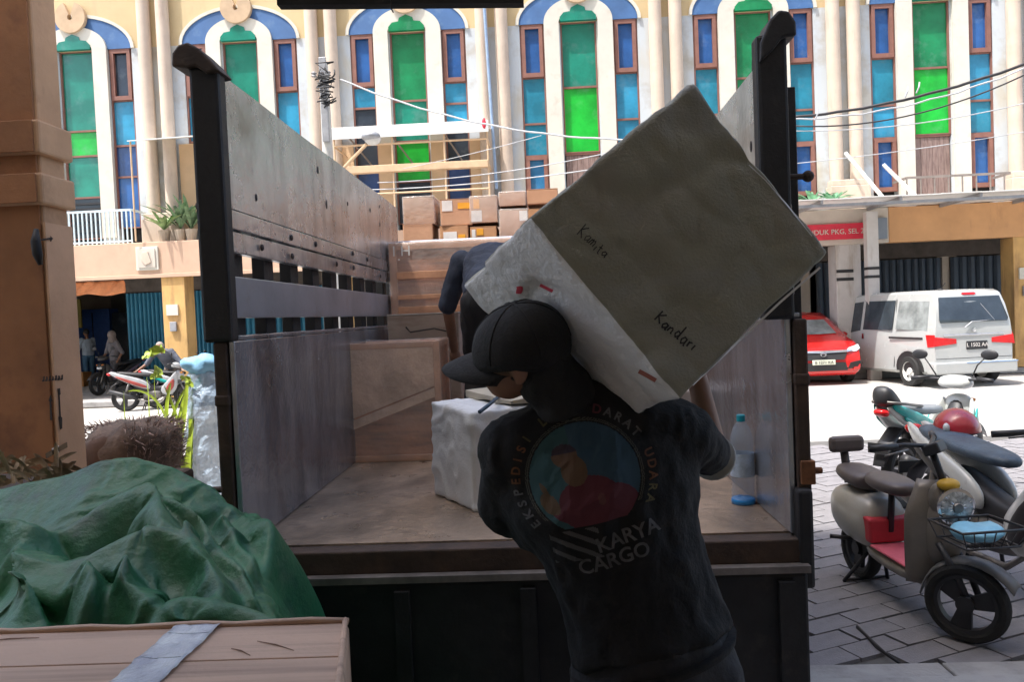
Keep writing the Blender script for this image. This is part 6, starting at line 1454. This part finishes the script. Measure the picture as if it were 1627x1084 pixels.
# handlebar
tb(es, 'steering_stem', m_mblk, [fp(0, .42, .78), fp(0, .34, 1.0)], .02)
tb(es, 'handlebar', m_mblk, [fp(-.31, .20, 1.02), fp(-.16, .28, 1.03), fp(0, .34, 1.01), fp(.16, .28, 1.03), fp(.31, .20, 1.02)], .012)
for sx in (-1, 1):
    tb(es, 'grip', m_mblk, [fp(sx * .2, .26, 1.025), fp(sx * .34, .185, 1.02)], .019, 10)
    tb(es, 'brake_lever', m_msteel, [fp(sx * .18, .31, 1.01), fp(sx * .31, .25, .985)], .006)
s_ = MB(); s_.cbox(fp(0, .36, 1.0), (.12, .09, .06), (.4, 0, ST)); s_.build('control_box', m_mblk, es, bevel=.01)
# seats, back rest
tb(es, 'seat_post', m_mblk, [(0, -.3, .5), (0, -.3, .68)], .025); tb(es, 'seat_post', m_mblk, [(0, -.13, .4), (0, -.1, .66)], .02)
loft(es, 'rear_seat', m_seat, [(-.62, .70, .06, .03), (-.58, .70, .12, .05), (-.42, .68, .14, .055), (-.3, .67, .13, .06), (-.27, .67, .09, .05)])
loft(es, 'seat', m_seat, [(-.27, .72, .06, .03), (-.23, .71, .12, .045), (-.1, .70, .13, .05), (.04, .695, .1, .045), (.08, .69, .05, .03)])
tb(es, 'backrest_post', m_seat, [(0, -.6, .6), (0, -.66, .85)], .028)
s_ = MB(); s_.cbox((0, -.62, .86), (.24, .07, .11)); s_.build('backrest', m_seat, es, bevel=.03)
for sx in (-1, 1): tb(es, 'centre_stand', m_mblk, [(sx * .05, -.3, .22), (sx * .15, -.42, .0)], .012)
tb(es, 'centre_stand', m_mblk, [(-.15, -.42, .01), (.15, -.42, .01)], .01)
tb(es, 'foot_peg', m_mblk, [(-.12, -.35, .3), (-.26, -.37, .32)], .014); tb(es, 'foot_peg', m_mblk, [(.12, -.35, .3), (.26, -.37, .32)], .014)
s_ = MB(); s_.box(-.035, .035, -.69, -.66, .4, .5); s_.build('tail_light', m_tail, es, bevel=.01)

# ---- underbone motorcycle builder ------------------------------------
def moped(label, loc, rz, c1, c2, seatm, steer=0, mirrors=True, group=None, rack=False, detail=True):
    t = thing('motorcycle', label, 'motorcycle', loc, rz, group)
    tw_wheel(t, .62, .285, .075, m_mblk, 5 if detail else 3, 'front_wheel', steer=steer); tw_wheel(t, -.62, .285, .085, m_mblk, 5 if detail else 3, 'rear_wheel')
    F = Matrix.Translation((0, .45, 0)) @ Matrix.Rotation(steer, 4, 'Z') @ Matrix.Translation((0, -.45, 0)); g_ = lambda x, y, z: F @ Vector((x, y, z))
    for sx in (-1, 1):
        tb(t, 'fork_leg', m_msteel, [g_(sx * .07, .44, .68), g_(sx * .07, .62, .285)], .018)
        tb(t, 'shock_absorber', m_msteel, [(sx * .12, -.5, .66), (sx * .12, -.62, .32)], .024)
        # flank panels sweep up to the tail
        loft(t, 'side_panel', c1, [(-.1, .50, .02, .05, sx * .1), (-.2, .56, .035, .10, sx * .115), (-.45, .65, .04, .10, sx * .115), (-.7, .75, .035, .07, sx * .09), (-.93, .86, .015, .025, sx * .045)])
        loft(t, 'side_accent', c2, [(-.15, .50, .01, .03, sx * .142), (-.35, .575, .016, .045, sx * .152), (-.6, .68, .014, .035, sx * .135), (-.8, .77, .008, .015, sx * .11)])
        loft(t, 'leg_shield', c1, [(.1, .42, .015, .06, sx * .14), (.25, .45, .03, .17, sx * .17), (.38, .56, .035, .22, sx * .15), (.46, .68, .02, .18, sx * .10)])
        loft(t, 'shield_accent', c2, [(.2, .40, .008, .05, sx * .198), (.3, .48, .012, .12, sx * .205), (.4, .6, .01, .10, sx * .185)])
        tb(t, 'grip', m_mblk, [g_(sx * .2, .36, .985), g_(sx * .34, .30, .975)], .018, 10); tb(t, 'brake_lever', m_msteel, [g_(sx * .17, .41, .98), g_(sx * .3, .37, .965)], .006)
        if mirrors:
            mi = tb(t, 'mirror_stem', m_mblk, [g_(sx * .15, .38, 1.0), g_(sx * .2, .36, 1.1), g_(sx * .25, .38, 1.16)], .006); s_ = MB(); s_.ell(g_(sx * .29, .38, 1.19), (.07, .016, .045), sub=3); s_.build('mirror', m_mblk, t, True)
        tb(t, 'foot_peg', m_mblk, [(sx * .1, -.05, .28), (sx * .26, -.06, .28)], .016); tb(t, 'foot_peg', m_mblk, [(sx * .1, -.35, .34), (sx * .24, -.36, .36)], .014)
        loft(t, 'indicator', M('amber_lens', (.6, .2, .02), .3), [(.5, .78, .01, .01, sx * .1), (.53, .78, .03, .02, sx * .09), (.56, .77, .02, .01, sx * .08)])
    loft(t, 'centre_body', m_mblk, [(-.5, .6, .09, .08), (-.3, .52, .1, .12), (-.05, .45, .08, .08), (.2, .42, .07, .06), (.36, .55, .08, .15), (.42, .7, .08, .15)])
    loft(t, 'seat', seatm, [(-.78, .845, .06, .02), (-.7, .83, .115, .04), (-.45, .79, .13, .045), (-.2, .765, .125, .045), (-.03, .755, .09, .04), (.03, .745, .04, .025)])
    hc = loft(t, 'handlebar_cowl', c1, [(.32, .93, .09, .04), (.38, .95, .16, .06), (.46, .94, .14, .07), (.54, .9, .07, .04)]); hc.rotation_euler = (0, 0, steer * .6)
    loft(t, 'headlight', m_lens, [(.535, .70, .09, .05), (.565, .70, .08, .045), (.58, .69, .03, .02)]); loft(t, 'front_cowl', c1, [(.4, .70, .12, .13), (.48, .72, .13, .13), (.54, .72, .09, .08), (.58, .71, .04, .03)])
    tb(t, 'handlebar', m_mblk, [g_(-.3, .32, .98), g_(-.12, .38, .97), g_(.12, .38, .97), g_(.3, .32, .98)], .012)
    s_ = MB(); vs = []; fs = []
    for i in range(13):
        a_ = math.radians(10 + 150 * i / 12)
        for k_ in range(5): u = -1 + .5 * k_; vs.append(g_(u * .06, .62 - .32 * math.cos(a_ - .1), .285 + .315 * math.sin(a_ - .1) - .03 * u * u))
    for i in range(12):
        for k_ in range(4): q = i * 5 + k_; fs.append((q, q + 1, q + 6, q + 5))
    s_.add(vs, fs); o = s_.build('front_fender', c1, t, True); o.modifiers.new('t', 'SOLIDIFY').thickness = .006
    tb(t, 'rear_fender', m_mblk, [(0, -.7, .66), (0, -.88, .55), (0, -.98, .4)], [(.02, .07), (.015, .07), (.01, .05)], 8, ref=(0, 1, 0))
    s_ = MB(); s_.box(-.08, .08, -.99, -.975, .5, .58); s_.build('number_plate', m_carblk, t); loft(t, 'tail_light', m_tail, [(-.88, .80, .07, .035), (-.95, .82, .06, .03), (-.97, .82, .02, .01)])
    # engine block with fins, cylinder and covers
    en = loft(t, 'engine', m_msteel, [(-.28, .34, .08, .08), (-.2, .33, .12, .11), (-.02, .32, .13, .11), (.08, .33, .09, .09), (.12, .34, .07, .07)])
    for q in range(7): s_ = MB(); s_.box(-.075, .075, .12 + q * .022, .128 + q * .022, .29, .42); s_.build('cooling_fin', m_msteel, en)
    tb(t, 'exhaust', m_msteel, [(.1, .22, .3), (.12, .1, .2), (.13, -.2, .2), (.15, -.4, .27)], .018); tb(t, 'silencer', m_mblk, [(.155, -.36, .26), (.165, -.55, .34), (.165, -.9, .46)], [.03, .045, .042], 14)
    tb(t, 'swing_arm', m_msteel, [(-.1, -.2, .32), (-.1, -.62, .285)], .02); s_ = MB(); s_.box(-.125, -.105, -.7, -.2, .24, .36); s_.build('chain_case', m_mblk, t, bevel=.02)
    for sx in (-1, 1): tb(t, 'centre_stand', m_mblk, [(sx * .06, -.2, .25), (sx * .15, -.28, .0)], .012)
    if rack:
        for sx in (-1, 1): tb(t, 'grab_rail', m_msteel, [(sx * .12, -.5, .83), (sx * .13, -.8, .88), (sx * .05, -.93, .9)], .012)
    return t
m_wht = M('white_bodywork', (.6, .62, .6), .3, scale=4, var=.06, coat=.5, dirt=((.3, .27, .24), 8, .62, .85)); m_teal = M('teal_bodywork', (.0, .36, .33), .3, coat=.5); m_gseat = M('grey_seat_vinyl', (.22, .24, .26), .4, scale=5); m_bseat = M('worn_blue_black_seat', (.055, .085, .12), .5, scale=8, var=.3, bump=.4, bscale=60)
t0_ = aty(1402, 640, 6.15); fw2 = Vector((1.25, 1.05, 0)).normalized()
m2 = moped('white and teal motorcycle in the sun pointing away to the right', Vector((t0_.x, 6.15, .02)) + fw2 * .9, math.atan2(-fw2.x, fw2.y), m_wht, m_teal, m_gseat, rack=True)
for sx in (-1, 1): loft(m2, 'tail_panel', m_teal, [(-.3, .62, .012, .04, sx * .155), (-.5, .70, .016, .055, sx * .15), (-.75, .80, .014, .05, sx * .12), (-.9, .87, .008, .02, sx * .07)]); loft(m2, 'shield_panel', m_teal, [(.22, .42, .01, .09, sx * .2), (.32, .52, .014, .16, sx * .2), (.42, .66, .012, .12, sx * .17)])
loft(m2, 'backrest_pad', m_mblk, [(-.95, .93, .05, .05), (-.9, .95, .09, .10), (-.82, .9, .09, .08), (-.7, .85, .08, .03)])
fw3 = Vector((.12, -1, 0)).normalized(); c3 = pd(1548, 735, 4.62)
m3 = moped('white motorcycle with a worn blue-black seat under the red helmet', Vector((c3.x, c3.y, .028)) + fw3 * .32, math.atan2(-fw3.x, fw3.y), m_wht, m_mblk, m_bseat, mirrors=False)
# red helmet on its seat
hc_ = pd(1520, 684, 4.95)
hm = wthing('helmet', 'red open-face helmet with black band resting on the motorcycle seat', 'helmet', (hc_.x, hc_.y, hc_.z - .12))
e = MB(); n1, n2 = 26, 14; vs = []; fs = []
for i in range(n2 + 1):
    th = math.radians(-28 + 118 * i / n2)
    for j in range(n1): ph = 2 * PI * j / n1; vs.append(hc_ + Vector((.135 * math.cos(th) * math.cos(ph), .15 * math.cos(th) * math.sin(ph), .145 * math.sin(th))))
for i in range(n2):
    for j in range(n1): j2 = (j + 1) % n1; fs.append((i * n1 + j, i * n1 + j2, (i + 1) * n1 + j2, (i + 1) * n1 + j))
fs.append(tuple(n2 * n1 + j for j in range(n1))); e.add(vs, fs); o = e.build('shell', M('maroon_red_helmet', (.38, .02, .035), .3, coat=.7, scale=6), hm, True); o.modifiers.new('t', 'SOLIDIFY').thickness = .015
e = MB(); e.lathe([(.137, -.07), (.143, -.03), (.14, .0)], (0, 0, 0), 26, cap=False); e.v = [(hc_.x + v[0] * .99, hc_.y + v[1] * 1.1, hc_.z + v[2]) for v in e.v]; e.build('band', m_mblk, hm, True)
e = MB(); e.ell(hc_ + Vector((-.11, -.09, .03)), (.02, .025, .035)); e.build('visor_pivot', m_lens, hm, True)
e = MB(); e.tube([hc_ + Vector((.03, -.16, -.04)), hc_ + Vector((.0, -.165, -.03)), hc_ + Vector((.01, -.165, -.015)), hc_ + Vector((.04, -.16, -.01))], .006, 6); e.build('printed_curl', m_label, hm, True)
e = MB(); vs = []; fs = []
for i in range(9):
    th = math.radians(5 + 40 * i / 8)
    for j in range(13): ph = math.radians(-10 + 120 * j / 12); vs.append(hc_ + Vector((.142 * math.cos(th) * math.cos(ph), .158 * math.cos(th) * math.sin(ph), .15 * math.sin(th) - .03)))
for i in range(8):
    for j in range(12): q = i * 13 + j; fs.append((q, q + 1, q + 14, q + 13))
e.add(vs, fs); e.build('visor', G_DK, hm, True)
# far bikes by the open shop
for (px, py, Y, rz_, c1_, c2_, lb) in ((187, 622, 19.6, PI - .25, m_mblk, M('purple_grey_panel', (.16, .12, .18), .4), 'black scooter facing us in front of the blue shutter'),
        (250, 640, 16.35, -1.25, M('dull_white_panel', (.36, .37, .38), .4), M('dull_red_panel', (.3, .05, .04), .4), 'pale grey motorcycle with dull red panel in front of the leaning man, sideways'), (296, 640, 16.7, -1.4, M('grey_body', (.35, .36, .38), .4), m_teal, 'grey motorcycle half hidden by the truck post')):
    p = atz(px, py, .12); moped(lb, (aty(px, py, Y).x, Y, .12 if Y > 17.4 else 0), rz_, c1_, c2_, m_mblk, detail=False, group='motorcycles parked under the arcade at left')
# short black strap lying on the paving
s_ = MB(); P_ = [atz(x, y, .035) for x, y in ((1362, 997), (1378, 1012), (1393, 1028), (1408, 1040), (1425, 1052), (1437, 1058))]; s_.tube(P_, [.014, .011, .016, .009, .008, .005], 6, flat=.5); tag(s_.build('strap_scrap', m_mblk, smooth=True), 'frayed black strap lying on the paving in front of the scooter', 'strap')
